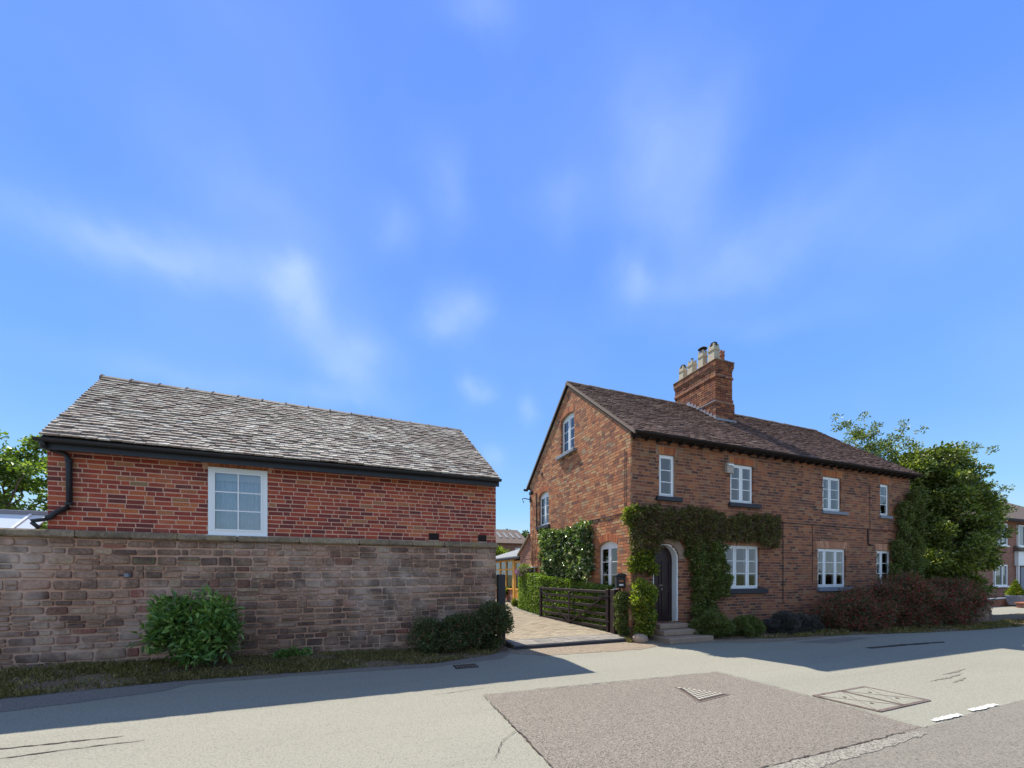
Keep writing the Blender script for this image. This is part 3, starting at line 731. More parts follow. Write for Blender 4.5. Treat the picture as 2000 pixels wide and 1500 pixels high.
# gable: local x runs from the rear corner to the street corner
GL = HY1-HY0
gops = [dict(a=HY1-11.59,b=HY1-10.67,z0=5.52,z1=6.78,rise=.10,arch=.2), dict(a=HY1-13.36,b=HY1-12.48,z0=3.38,z1=4.63,rise=.13,arch=.2),
    dict(a=HY1-9.35,b=HY1-8.45,z0=1.15,z1=2.50,rise=.12,arch=.2), dict(a=HY1-13.27,b=HY1-12.69,z0=1.25,z1=2.38,rise=.10,arch=.2), dict(a=HY1-14.05,b=HY1-13.93,z0=1.95,z1=2.45,arch=0)]
gt = lambda s: zroof(HY1-s)-.10
GO = (0, HY1-HY0, 0); GR = R(-90)
gw = wall_core(GL-.03, -.1, gt, gops, .28).build('wall', M['mortar_house'], H, GO, GR)
gi = brick_items(GL+.006, .02, gt, gops, 7.7, course=.0785, bh=.062, seed=22, joint=.015, header=.3, wav=.008, proud=.003)
# biggest 300 of both walls together
def bsize(it, fr):
    a = proj(*fr(it[0]-it[3]/2, it[1], it[2])); b = proj(*fr(it[0]+it[3]/2, it[1], it[2])); return abs(a[0]-b[0])
ffr = lambda x,y,z: (x+HX, y+HY0, z)
gfr = lambda x,y,z: (HX+y, HY1-x, z)
sz = sorted([(bsize(i, ffr), 0) for i in fi]+[(bsize(i, gfr), 1) for i in gi], reverse=True)[:300]
nf = sum(1 for s, k in sz if k == 0)
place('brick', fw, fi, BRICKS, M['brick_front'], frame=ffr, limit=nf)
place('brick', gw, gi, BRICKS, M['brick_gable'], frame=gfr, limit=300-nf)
# rear and right walls
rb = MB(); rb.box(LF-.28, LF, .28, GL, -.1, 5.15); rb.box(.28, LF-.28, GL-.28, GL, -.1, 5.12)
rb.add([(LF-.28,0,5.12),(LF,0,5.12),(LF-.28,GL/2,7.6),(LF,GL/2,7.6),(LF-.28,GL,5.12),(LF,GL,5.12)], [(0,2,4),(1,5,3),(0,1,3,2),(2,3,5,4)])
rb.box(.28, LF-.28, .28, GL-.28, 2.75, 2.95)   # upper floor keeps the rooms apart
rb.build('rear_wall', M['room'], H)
for k, o in enumerate(win_ops):
    arch_mesh(o, t=.19 if k < 4 else .22, splay=.05 if k < 4 else .12, seed=k).build('brick_arch', M['arch_brick'] if k < 4 else M['arch_pale'], H)['kind'] = 'stuff'
mb = MB()
for o in (gops[0], gops[1], gops[2], gops[3]):
    arch_mesh(o, t=.2, splay=.03, w=.062).build('brick_arch', M['arch_brick'], H, GO, GR)['kind'] = 'stuff'
sd_, sg_ = M['sill_dark'], M['sill_grey']
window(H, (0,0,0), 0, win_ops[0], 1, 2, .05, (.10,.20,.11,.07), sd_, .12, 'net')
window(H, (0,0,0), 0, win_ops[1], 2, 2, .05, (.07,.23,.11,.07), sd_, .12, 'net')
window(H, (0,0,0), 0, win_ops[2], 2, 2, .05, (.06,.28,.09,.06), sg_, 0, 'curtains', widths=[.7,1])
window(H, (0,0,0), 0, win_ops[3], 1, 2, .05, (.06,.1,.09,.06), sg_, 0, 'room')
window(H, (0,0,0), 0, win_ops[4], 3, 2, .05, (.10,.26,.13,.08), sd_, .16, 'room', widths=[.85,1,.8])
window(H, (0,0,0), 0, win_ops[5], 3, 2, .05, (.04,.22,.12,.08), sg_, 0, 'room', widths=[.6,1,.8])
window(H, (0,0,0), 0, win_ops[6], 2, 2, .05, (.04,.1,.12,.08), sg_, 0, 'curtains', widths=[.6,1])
window(H, GO, GR, gops[0], 2, 2, .09, (.12,.12,.10,.12), M['lead'], 0, 'net')
window(H, GO, GR, gops[1], 2, 2, .09, (.08,.1,.12,.08), sd_, 0, 'curtains', glass='glass_dark')
window(H, GO, GR, gops[2], 2, 2, .09, (.05,.05,.10,.06), sd_, 0, 'curtains', glass='glass_dark')
window(H, GO, GR, gops[3], 1, 1, .09, None, None, 0, 'room', glass='glass_dark')
# interior things seen through the kitchen window are dark; lintel line and pipes
# door: deep reveal, arched dark door with panels, pale stone arch at the right
dc = (door['a']+door['b'])/2; dh = (door['b']-door['a'])/2; dz = door['z1']-dh
def archpoly(h, top_c, zb, n=16, c=dc): return [(c-h, zb)]+[(c-h*math.cos(math.pi*k/n), top_c+h*math.sin(math.pi*k/n)) for k in range(n+1)]+[(c+h, zb)]
def archslab(h, y0, y1, zb=.38, zc=dz):
    p = archpoly(h, zc, zb); n = len(p); m = MB()
    m.add([(x,y0,z) for x,z in p]+[(x,y1,z) for x,z in p], [tuple(range(n)), tuple(reversed(range(n,2*n)))]+[(i,n+i,n+(i+1)%n,(i+1)%n) for i in range(n)]); return m
dm = archslab(dh-.03, .20, .25)
door_o = dm.build('front_door', M['door'], H)
for (x0, x1, z0, z1) in ((-.29,-.03,.52,1.15),(.03,.29,.52,1.15),(-.29,-.03,1.28,1.95),(.03,.29,1.28,1.95)):
    pm = MB()
    for (a, b, c, d) in ((x0,x1,z0,z0+.03),(x0,x1,z1-.03,z1),(x0,x0+.03,z0+.03,z1-.03),(x1-.03,x1,z0+.03,z1-.03)): pm.box(dc+a, dc+b, .185, .20, c, d)
    pm.build('door_panel', M['door'], door_o)
MB().lathe([(.028,0),(.035,.01),(.02,.03)], (0,0,0), 10).build('door_knob', M['iron'], door_o, (dc+.02,.185,1.22)).rotation_euler = (R(90),0,0)
MB().box(dc-.06,dc+.06,.182,.199,1.30,1.335).build('letter_plate', M['iron'], door_o)
# white frame band of the arch (jambs and head)
fr = MB(); n = 18
outer = [(dc-dh, .38)]+[(dc-dh*math.cos(math.pi*k/n), dz+dh*math.sin(math.pi*k/n)) for k in range(n+1)]+[(dc+dh, .38)]
inn = [(dc-dh+.045, .38)]+[(dc-(dh-.045)*math.cos(math.pi*k/n), dz+(dh-.045)*math.sin(math.pi*k/n)) for k in range(n+1)]+[(dc+dh-.045, .38)]
outer = [((x-dc)*.995+dc, z) for x, z in outer]
m_ = len(outer); vs = []
for y in (.02,.19):
    vs += [(x,y,z) for x,z in outer]+[(x,y,z) for x,z in inn]
fs = []
for i in range(m_-1):
    fs += [(i,i+1,m_+i+1,m_+i), (2*m_+i,3*m_+i,3*m_+i+1,2*m_+i+1), (m_+i,m_+i+1,3*m_+i+1,3*m_+i), (i,2*m_+i,2*m_+i+1,i+1)]
fr.add(vs, fs); fr.build('door_frame', M['white'], H)
# stone surround of the arch, proud of the brick
sr = MB(); n = 14; h1, h2 = dh, dh+.20
for k in range(n):
    a0 = math.pi*(k+.02)/n; a1 = math.pi*(k+.98)/n; p = []
    for y in (-.03,.05):
        p += [(dc-math.cos(a0)*h1,y,dz+math.sin(a0)*h1),(dc-math.cos(a1)*h1,y,dz+math.sin(a1)*h1),(dc-math.cos(a1)*h2,y,dz+math.sin(a1)*h2),(dc-math.cos(a0)*h2,y,dz+math.sin(a0)*h2)]
    sr.hexa(p)
sr.build('stone_arch', M['step'], H)
MB().box(dc-dh+.02,dc+dh-.02,.0,.27,.30,.379).build('threshold', M['step'], H)
# roof
rf = MB(); ov = .07
e0 = (-ov,-.22,5.05); e1 = (LF+.10,-.22,5.05); r0 = (-ov,3.13,7.735); r1 = (LF+.02,3.13,7.735); b0 = (-ov,GL+.2,5.05); b1 = (LF+.10,GL+.2,5.05)
rf.add([e0,e1,r1,r0,b0,b1]+[lower(p,.07) for p in (e0,e1,r1,r0,b0,b1)], [(0,1,2,3),(3,2,5,4),(6,9,8,7),(9,10,11,8),(0,6,7,1),(4,5,11,10),(0,3,9,6),(3,4,10,9),(1,7,8,2),(2,8,11,5)])
hroof = rf.build('roof', M['deck'], H)
it = tile_items(e0, e1, r0, r1, 36, .18, .18, .022, 17, lift=.010, tilt=R(8), rowjit=.018)
def not_chim(i): return not (11.06-HX < i[0] < 11.98-HX and i[1] > 9.93-HY0)
it = [i for i in it if not_chim(i)]
place('tile', hroof, it, TILES, M['tile_house'], frame=ffr)
x = -ov
while x < LF+.08:
    e = min(x+.40, LF+.09)
    if not (e > 11.05-HX and x < 11.93-HX):
        mb = MB(); ang = [R(v) for v in (-12,25,60,90,120,155,192)]; vs = []; j = random.uniform(-.008,.008)
        for X_, g_ in ((x+.003,.115),(e-.003,.108)):
            for t in ang: vs.append((X_, 3.13+math.cos(t)*g_, 7.70+j+math.sin(t)*g_*.8))
        mb.add(vs, [(i, i+1, 8+i, 7+i) for i in range(6)]+[tuple(range(7)), tuple(reversed(range(7,14)))])
        mb.build('ridge_tile', M['ridge'], hroof)
    x = e
# pale verge strip along the gable slope
for (ya, za, yb, zb_) in ((-.24,5.0,3.13,7.70),(GL+.22,5.0,3.13,7.70)):
    mb = MB(); mb.hexa([(-.075,ya,za-.02),(-.01,ya,za-.02),(-.01,yb,zb_-.02),(-.075,yb,zb_-.02),(-.075,ya,za+.065),(-.01,ya,za+.065),(-.01,yb,zb_+.065),(-.075,yb,zb_+.065)])
    mb.build('verge', M['ridge'], hroof)
MB().box(-.02,LF+.08,-.20,-.02,4.985,5.0).build('soffit', M['soffit'], hroof)
g = MB(); gutter(g, -.04, LF+.14, -.275, 5.04, .05); g.build('gutter', M['soffit'], hroof)
mb = MB()
for k in range(34):
    xx = .06+k*.355; mb.box(xx, xx+.06, -.19, -.015, 4.93, 4.984)
mb.build('rafter_ends', M['soffit'], hroof)['kind'] = 'stuff'
# chimney
cx0, cx1, cy0, cy1 = 11.10-HX, 11.87-HX, 9.95-HY0, 11.80-HY0
chim = MB().box(cx0+.03, cx1-.03, cy0+.03, cy1-.03, 6.4, 8.86).build('chimney', M['mortar_house'], hroof)
lev = [(6.55,7.50,.05),(7.50,7.58,.025),(7.58,8.34,.0),(8.34,8.42,.025),(8.42,8.62,.0),(8.62,8.70,.02),(8.70,8.90,.04)]
fitems, sitems = [], []
z = 6.62; row = 0; rr = random.Random(77)
while z < 8.87:
    pr = [p for a, b, p in lev if a <= z+.03 < b][0] if any(a <= z+.03 < b for a, b, p in lev) else 0
    for axis in (0, 1):
        a0, a1 = (cx0-pr, cx1+pr) if axis == 0 else (cy0-pr, cy1+pr)
        s = a0-(row % 2)*.11
        while s < a1:
            w = .22 if rr.random() > .35 else .105; p, q = max(s, a0), min(s+w, a1); s += w+.011
            if q-p < .03: continue
            jj = rr.uniform(0,.005)
            if axis == 0: fitems.append(((p+q)/2, cy0-pr+.05-jj, z+.0325, q-p, .1+.0, .062)); fitems.append(((p+q)/2, cy1+pr-.05, z+.0325, q-p, .1, .062))
            else: fitems.append((cx0-pr+.05-jj, (p+q)/2, z+.0325, .1, q-p-.0, .062)); fitems.append((cx1+pr-.05, (p+q)/2, z+.0325, .1, q-p, .062))
    z += .0775; row += 1
# proud courses need mortar behind them
for a, b, p in lev:
    if p: 
        MB().box(cx0-p+.012, cx1+p-.012, cy0-p+.012, cy1+p-.012, a, b-.002).build('corbel', M['mortar_house'], chim)
allv = []; faces = []; off = 0
for i, it_ in enumerate(fitems):
    u = BRICKS[i % 8]; allv.append(np.array(u.v)*np.array(it_[3:6])+np.array(it_[:3])); faces += [tuple(off+q for q in f) for f in u.f]; off += 8
m = bpy.data.meshes.new('brick'); m.from_pydata(np.concatenate(allv).tolist(), [], faces); m.materials.append(M['brick_front']); o = link('chimney_brick', m, chim); o['kind'] = 'stuff'
fl = MB().bevbox(cx0-.06, cx1+.06, cy0-.06, cy1+.06, 8.885, 8.915, .01); fl.build('flaunching', M['ridge'], chim)
# lead flashing: stepped up the side, apron at the front
mb = MB()
yy = cy0-.06
while yy < 3.1:
    za = 5.05+.802*(yy+.2+HY0-HY0-.0)+.05; mb.box(cx0-.062, cx0-.045, yy, yy+.15, za-.12, za+.16); yy += .14
mb.box(cx0-.07, cx1+.10, cy0-.085, cy0-.055, 6.68, 6.90); mb.hexa([(cx0-.1,cy0-.20,6.68),(cx1+.12,cy0-.20,6.68),(cx1+.12,cy0-.05,6.80),(cx0-.1,cy0-.05,6.80),(cx0-.1,cy0-.20,6.70),(cx1+.12,cy0-.20,6.70),(cx1+.12,cy0-.05,6.82),(cx0-.1,cy0-.05,6.82)])
mb.build('flashing', M['lead'], chim)
MB().hexa([(cx0-.075,cy0-.06,7.47),(cx0-.05,cy0-.06,7.47),(cx0-.05,3.05,7.72-.25),(cx0-.075,3.05,7.72-.25),(cx0-.075,cy0-.06,7.50),(cx0-.05,cy0-.06,7.50),(cx0-.05,3.05,7.50),(cx0-.075,3.05,7.50)]).build('lead_strip', M['lead'], chim)
def pot(x, y, h, r, top, mat=M['pot']):
    mb = MB(); s = 4; q = math.sqrt(2)
    mb.lathe([(r*q,0),(r*q*.86,h*.62),(r*q*.86,h*.66),(r*q*1.0,h*.68),(r*q*1.02,h*.76),(r*q*.88,h*.78),(r*q*.86,h*.9)], (x,y,8.9), 4, True)
    for dx in (-1,1):
        for dy in (-1,1): mb.box(x+dx*r*.62-.028, x+dx*r*.62+.028, y+dy*r*.62-.028, y+dy*r*.62+.028, 8.9+h*.9, 8.9+h*1.02)
    p = mb.build('chimney_pot', mat, chim)
    if top == 'cowl':
        t = MB(); t.lathe([(.05,h*.95),(.05,h*1.12)], (x,y,8.9), 8); t.lathe([(.16,h*1.14),(.12,h*1.19),(.02,h*1.21)], (x,y,8.9), 12); t.build('cowl', M['soot'], p)
    elif top == 'ring':
        t = MB(); t.lathe([(r*.72,h*.9),(r*.8,h*1.0),(r*.8,h*1.1),(r*.7,h*1.12)], (x,y,8.9), 12); t.build('pot_liner', M['soot'] if mat is M['pot'] else M['pot_red'], p)
    elif top == 'tube':
        t = MB(); t.lathe([(.04,h*.9),(.04,h*1.15),(.05,h*1.17)], (x,y,8.9), 8); t.build('flue', M['soot'], p)
cxm = (cx0+cx1)/2
pot(cxm-.16, cy1-.18, .60, .115, 'ring'); pot(cxm-.16, cy1-.62, .60, .125, 'tube'); pot(cxm-.16, cy1-1.10, .70, .12, 'cowl'); pot(cxm-.14, cy1-1.56, .68, .14, 'ring')
pot(cxm+.24, cy1-1.52, .56, .09, 'none', M['pot_red']); pot(cxm+.22, cy1-.7, .50, .11, 'none')
# alarm box, cables and pipes on the front
ab = thing('alarm_box', 'translucent white box on the brick beside the upper double window', 'alarm box', (9.28,7.90,4.50))
MB().bevbox(-.12,.12,-.07,.012,-.14,.14,.012).build('cover', plain('aged_plastic', (.42,.36,.29), .5, .1, 3), ab); MB().box(-.10,.10,-.10,-.091,.06,.10).build('stripe', M['white'], ab)
mb = MB(); 
mb.tube([(11.2-HX,-.02,3.13),(13.1-HX,-.02,3.12),(15.0-HX,-.02,3.10),(17-HX,-.02,3.08)], .010, 5)
mb.build('cable', M['black'], H); mb = MB()
mb.tube([(11.45-HX,-.02,3.12),(11.45-HX,-.02,.75)], .009, 5); mb.build('cable', M['black'], H); mb = MB(); mb.tube([(12.75-HX,-.02,3.12),(12.76-HX,-.02,2.3),(12.74-HX,-.02,1.4)], .008, 5)
mb.build('cable', M['black'], H); mb = MB()
mb.tube([(15.5-HX,-.02,3.1),(15.5-HX,-.025,2.62),(15.62-HX,-.025,2.58),(15.75-HX,-.025,2.58)], .02, 6); mb.build('drain_pipe', M['black'], H); mb = MB(); mb.tube([(15.6-HX,-.02,4.6),(15.6-HX,-.02,3.1)], .007, 5)
mb.build('cable', M['black'], H)
mb = MB(); mb.tube([(-.02,8.05-HY0,3.14),(-.02,9.0-HY0,3.14),(-.02,10.05-HY0,3.16),(-.02,10.3-HY0,3.13),(-.02,10.3-HY0,2.4)], .012, 5)
mb.build('cable', M['black'], H); mb = MB()
mb.tube([(-.02,8.12-HY0,4.72),(-.02,8.12-HY0,3.0)], .008, 5); mb.build('cable', M['black'], H); mb = MB(); mb.tube([(-.02,13.55-HY0,4.7),(-.02,13.5-HY0,3.4),(-.02,13.42-HY0,3.2)], .02, 6); mb.build('cable', M['black'], H)
# wall brackets and lamp near the rear corner of the gable
bk = thing('wall_bracket', 'black hooked bracket near the far eaves corner of the gable', 'bracket', (6.05,14.1,4.55))
MB().tube([(0,0,0),(-.25,.02,.03),(-.33,.03,.02),(-.27,.03,-.14)], .018, 6).build('hook', M['black'], bk); MB().box(-.02,.0,-.05,.05,-.1,.12).build('back_plate', M['black'], bk)
fl_ = thing('floodlight', 'small black floodlight just under the far eaves of the gable', 'lamp', (6.02,13.75,4.72))
MB().bevbox(-.14,-.03,-.09,.09,-.06,.06,.01).build('housing', M['black'], fl_); MB().tube([(0,0,0),(-.05,0,0)], .02).build('arm', M['black'], fl_)
g = MB(); g.tube([(0,GL+.25,4.98),(-.16,GL+.25,4.98)], .05, 8); g.build('gutter_end', M['black'], H)
# boss on gable
MB().lathe([(.07,0),(.06,.03),(.02,.035)], (0,0,0), 8).build('tie_plate', M['sill_dark'], H, (-.004,13.05-HY0,5.30)).rotation_euler = (0,R(-90),0)
# lean-to at the rear
LT = thing('brick_lean_to', 'low brick lean to with sloping verge behind the gable wall', 'outbuilding', (6.07,14.2,0))
mb = MB(); mb.hexa([(0,.0,-.1),(3,.0,-.1),(3,1.05,-.1),(0,1.05,-.1),(0,.0,3.10),(3,.0,3.10),(3,1.05,2.45),(0,1.05,2.45)])
def brickmat(name, c1, c2, mo, scale=(1,1,1)):
    m, nt, N, L, bs = newmat(name)
    g = nn(nt, 'ShaderNodeNewGeometry'); sp = nn(nt, 'ShaderNodeSeparateXYZ', {0: g.outputs['Position']})
    cx = nn(nt, 'ShaderNodeCombineXYZ', {0: mathn(nt, 'ADD', sp.outputs[0], sp.outputs[1]), 1: sp.outputs[2]})
    b = nn(nt, 'ShaderNodeTexBrick', {'Vector': cx.outputs[0], 'Color1': c4(c1), 'Color2': c4(c2), 'Mortar': c4(mo), 'Scale': 1.0, 'Mortar Size': .012, 'Brick Width': .235, 'Row Height': .075, 'Bias': 0.0})
    c = mix(nt, .5, b.outputs[0], ramp(nt, noise(nt, 3, 6), [(.3,(.3,.3,.3)),(.7,(.75,.75,.75))]), 'OVERLAY')
    L.new(c, bs.inputs['Base Color']); bs.inputs['Roughness'].default_value = .9; return m
M['brick_far'] = brickmat('far_brick', (.30,.10,.06), (.21,.075,.05), (.32,.2,.14))
mb.build('wall', M['brick_far'], LT)
mb = MB(); mb.hexa([(-.08,-.0,3.11),(3.1,-.0,3.11),(3.1,1.2,2.37),(-.08,1.2,2.37),(-.08,0,3.19),(3.1,0,3.19),(3.1,1.2,2.45),(-.08,1.2,2.45)]); mb.build('roof', M['ridge'], LT)
# climbing bare stem on the gable
vs_ = thing('vine_stem', 'bare twisted climber stem rising up the brick beside the narrow window', 'climber', (6.03,13.75,.2))
mb = MB(); mb.tube([(0,.1,0),(-.03,-.02,.7),(-.01,.12,1.3),(-.03,0,1.9),(-.01,.1,2.6),(0,-.02,3.1)], .035, 6, r2=.012); mb.tube([(0,-.2,0),(-.03,-.1,.8),(-.01,0,1.3),(-.03,-.12,2.2),(-.01,.02,2.9)], .025, 6, r2=.008)
mb.tube([(-.02,-.1,1.9),(-.02,-.35,2.4),(-.02,-.5,2.9)], .015, 5, r2=.006); mb.build('stem', M['twig'], vs_)

# ------------------------------------------------------------------ front steps
ST = thing('door_steps', 'three worn stone steps up to the arched front door', 'steps', (dc+HX,7.9,0))
for k, (x0, x1, y0, y1, z0, z1) in enumerate([(-.62,.72,-.78,-.0,-.02,.12),(-.52,.55,-.50,-.0,.122,.25),(-.44,.44,-.27,-.0,.252,.372)]):
    MB().bevbox(x0,x1,y0,y1,z0,z1,.018).build('step', M['step'], ST)

# ------------------------------------------------------------------ driveway
def zd(Y): return .075+.028*(max(Y, 7.72)-7.72)
M['paver'] = pieces('buff_paver', [(0,(.24,.19,.13)),(.35,(.31,.255,.175)),(.65,(.35,.29,.20)),(.85,(.33,.255,.175)),(1,(.27,.23,.18))], patch=[((.36,.31,.23), 1.5, .5, .75, .5)], fine=.4, fscale=70)
M['paver_edge'] = pieces('grey_edge_block', [(0,(.19,.175,.15)),(.5,(.25,.22,.185)),(1,(.30,.265,.22))], fine=.5, fscale=60)
M['sand'] = plain('joint_sand', (.20,.165,.125), .95, .2, 3, .1)
drive = MB()
edge = [(2.95,7.74),(5.80,7.80),(6.0,8.15),(5.98,8.6),(5.72,10.3),(5.50,12.0),(5.55,14.2),(6.0,15.6),(7.0,20.5),(2.5,20.5),(2.5,10),(2.80,8.6)]
n = len(edge)
drive.add([(x,y,zd(y)-.009) for x,y in edge]+[(x,y,-.05) for x,y in edge], [tuple(range(n))]+[(i,n+i,n+(i+1)%n,(i+1)%n) for i in range(n)])
# split along Y so that the sheet follows the slope
drive = MB()
def xr(y):
    pts = [(7.74,5.80),(8.15,6.0),(8.6,5.98),(10.3,5.72),(12.0,5.50),(14.2,5.55),(15.6,6.0),(20.5,7.0)]
    for (a, xa), (b, xb) in zip(pts, pts[1:]):
        if y <= b: return xa+(xb-xa)*(y-a)/(b-a)
    return 7.0
def xl(y): return 2.95 if y < 8.6 else 2.80
ys = [7.72,8.0,8.35,8.7,9.5,10.3,11.2,12,13,14.2,15,15.6,17,18.5,20.5]
for a, b in zip(ys, ys[1:]):
    drive.hexa([(xl(a),a,-.05),(xr(a),a,-.05),(xr(b),b,-.05),(xl(b),b,-.05),(xl(a),a,zd(a)-.008),(xr(a),a,zd(a)-.008),(xr(b),b,zd(b)-.008),(xl(b),b,zd(b)-.008)])
DR = tag(drive.build('driveway', M['sand']), 'block paved driveway running back between the two buildings', kind='structure')
items = []; rr = random.Random(4); y = 8.36; row = 0
while y < 19.8:
    x = xl(y)+.12-(row % 2)*.1; xm = xr(y+.05)-.12
    while x < xm:
        w = .2; a, b = max(x, xl(y)+.12), min(x+w, xm); x += w+.006
        if b-a > .04: items.append(((a+b)/2, y+.05, zd(y+.05)-.018+rr.uniform(-.0015,.0015), b-a-.002, .098, .06))
    y += .105; row += 1
place('paver', DR, items, [unit_box(400+i, .01) for i in range(6)], M['paver'], frame=lambda x,y,z: (x,y,z), limit=300)
# edge blocks: soldier rows at the front and along the gate side
rr = random.Random(8); eb = []
for r_ in range(5):
    x = 2.97 if r_ else 2.96
    y0 = 7.745+r_*.123
    while x < xr(y0)-.02:
        w = .205; b = min(x+w, xr(y0+.05)-.01); eb.append(((x+b)/2, y0+.06, zd(y0+.06)-.02+rr.uniform(-.002,.002), b-x-.006, .117, .06)); x += w
y = 8.36
while y < 15.4:
    yy = y+.1; s = math.atan2(xr(yy+.05)-xr(yy-.05), .1); eb.append((xr(yy)-.055, yy, zd(yy)-.015, .10, .195, .06, 0, 0, -s)); y += .2
y = 8.4
place('edge_block', DR, eb, [unit_box(420+i, .01) for i in range(4)], M['paver_edge'], frame=lambda x,y,z: (x,y,z), limit=300)
MB().box(2.96,5.8,7.695,7.74,-.02,.07).build('kerb_board', M['sill_dark'], DR)

# ------------------------------------------------------------------ gate, posts, letterbox
gp = thing('gate_post', 'tall dark timber gate post at the end of the sandstone wall', 'gate post', (2.83,8.27,0), 'posts of the driveway gate')
MB().bevbox(-.08,.08,-.08,.08,-.1,1.60,.012).build('post', M['black'], gp); MB().tube([(.08,-.04,.9),(.12,-.04,.9)], .015).build('latch_pin', M['iron'], gp)
gp2 = thing('gate_post', 'dark timber hinge post beside the letterbox and the yellow green climber', 'gate post', (5.93,8.36,0), 'posts of the driveway gate')
MB().bevbox(-.085,.085,-.085,.085,-.1,1.22,.012).build('post', M['gate'], gp2)
G = thing('field_gate', 'dark brown wooden field gate standing open against the clipped hedge', 'gate', (5.86,8.52,.12), rz=math.atan2(3.35,-.42))
gl = 3.35; hgt = 1.05
for z0 in (.06,.22,.40,.60,.80): MB().bevbox(.07,gl-.07,-.012,.012,z0,z0+.075,.004).build('rail', M['gate'], G)
MB().bevbox(.0,gl,-.025,.025,.985,1.06,.006).build('top_rail', M['gate'], G)
MB().bevbox(.0,.09,-.035,.035,.0,1.10,.008).build('hinge_stile', M['gate'], G); MB().bevbox(gl-.075,gl,-.035,.035,.0,1.07,.008).build('closing_stile', M['gate'], G)
for (a, b) in (((.1,.95),(1.65,.08)),((gl-.1,.95),(1.70,.08))):
    mb = MB(); w = .04; mb.hexa([(a[0]-w,.014,a[1]),(a[0]+w,.014,a[1]),(a[0]+w,.032,a[1]),(a[0]-w,.032,a[1]),(b[0]-w,.014,b[1]),(b[0]+w,.014,b[1]),(b[0]+w,.032,b[1]),(b[0]-w,.032,b[1])]); mb.build('brace', M['gate'], G)
MB().bevbox(gl/2-.035,gl/2+.035,.034,.052,.03,.98,.005).build('upright', M['gate'], G)
for zz in (.25,.9): MB().box(-.05,.35,.036,.044,zz,zz+.035).build('hinge', M['black'], G)
LB = thing('letterbox', 'black wall letterbox with a round lid on a post by the gate', 'letterbox', (5.98,8.20,0), rz=R(-18))
MB().bevbox(-.02,.02,.02,.06,0,1.3,.005).build('post', M['black'], LB)
MB().bevbox(-.12,.12,-.06,.08,1.26,1.56,.012).build('body', M['black'], LB)
mb = MB(); vs = []; n = 8
for y_ in (-.085,.09):
    for k in range(n+1):
        t = math.pi*k/n; vs.append((-.135*math.cos(t), y_, 1.562+.07*math.sin(t)))
mb.add(vs, [(i, i+1, n+2+i, n+1+i) for i in range(n)]+[tuple(range(n+1)), tuple(reversed(range(n+1,2*n+2))), (0,n+1,2*n+1,n)]); mb.build('lid', M['black'], LB)
MB().box(-.05,.05,-.066,-.0605,1.32,1.36).build('name_plate', M['white'], LB); MB().box(-.055,.055,-.068,-.0605,1.41,1.46).build('emblem', M['pot_red'], LB)

# ------------------------------------------------------------------ manholes and drain
def rot2(p, c): return p
tri = [(3.98,4.62),(4.62,3.86),(3.86,3.78)]
tri = [(4.09,4.36),(4.53,3.82),(3.88,3.72)]
mh = thing('manhole_cover', 'three cornered iron manhole cover with raised studs in the brown patch', 'manhole cover', (4.15,3.95,0), 'iron covers set in the road')
cx_, cy_ = sum(p[0] for p in tri)/3, sum(p[1] for p in tri)/3
def scl(p, s): return (cx_+(p[0]-cx_)*s-4.15, cy_+(p[1]-cy_)*s-3.95)
MB().prism([scl(p,1.0) for p in reversed(tri)], .0, .009).build('frame', M['iron'], mh)
MB().prism([scl(p,.88) for p in reversed(tri)], .0092, .0115).build('cover', M['crack'], mh)
mb = MB(); sgn = lambda a,b,c: (a[0]-c[0])*(b[1]-c[1])-(b[0]-c[0])*(a[1]-c[1])
t3 = [scl(p,.82) for p in tri]; M['stud'] = plain('worn_stud', (.40,.36,.28), .6, .2, 8, .4)
u = Vector((t3[1][0]-t3[2][0], t3[1][1]-t3[2][1])).normalized(); v = Vector((-u.y, u.x))
for i in range(-12, 13):
    for j in range(-12, 13):
        c = (u.x*i*.062+v.x*j*.055+(u.x*.031 if j % 2 else 0), u.y*i*.062+v.y*j*.055+(u.y*.031 if j % 2 else 0))
        s1, s2, s3 = sgn(c,t3[0],t3[1]), sgn(c,t3[1],t3[2]), sgn(c,t3[2],t3[0])
        if (s1 < 0) == (s2 < 0) == (s3 < 0) and (s1 < 0) == (s3 < 0):
            q = [(c[0]+u.x*a*.023+v.x*b*.018, c[1]+u.y*a*.023+v.y*b*.018) for a, b in ((-1,-1),(1,-1),(1,1),(-1,1))]; mb.prism(q, .0116, .018)
mb.build('studs', M['stud'], mh)['kind'] = 'stuff'
mc = thing('access_cover', 'large rectangular twin iron access cover sunk in the pale road', 'access cover', (6.08,3.07,0), 'iron covers set in the road')
Q = [(5.50,3.40),(6.62,3.42),(6.68,2.76),(5.58,2.74)]; Q = [(x-6.08,y-3.07) for x,y in Q]
def lerp2(a,b,t): return (a[0]+(b[0]-a[0])*t, a[1]+(b[1]-a[1])*t)
def bar(mb, a, b, w, z0, z1):
    d = Vector((b[0]-a[0], b[1]-a[1])).normalized(); n_ = Vector((-d.y, d.x))*w
    mb.prism([(a[0]-n_.x,a[1]-n_.y),(b[0]-n_.x,b[1]-n_.y),(b[0]+n_.x,b[1]+n_.y),(a[0]+n_.x,a[1]+n_.y)], z0, z1)
fb = MB()
for i in range(4): bar(fb, Q[i], Q[(i+1)%4], .014, .0, .012)
fb.build('frame', M['iron'], mc)
mid0, mid1 = lerp2(Q[0],Q[1],.5), lerp2(Q[3],Q[2],.5)
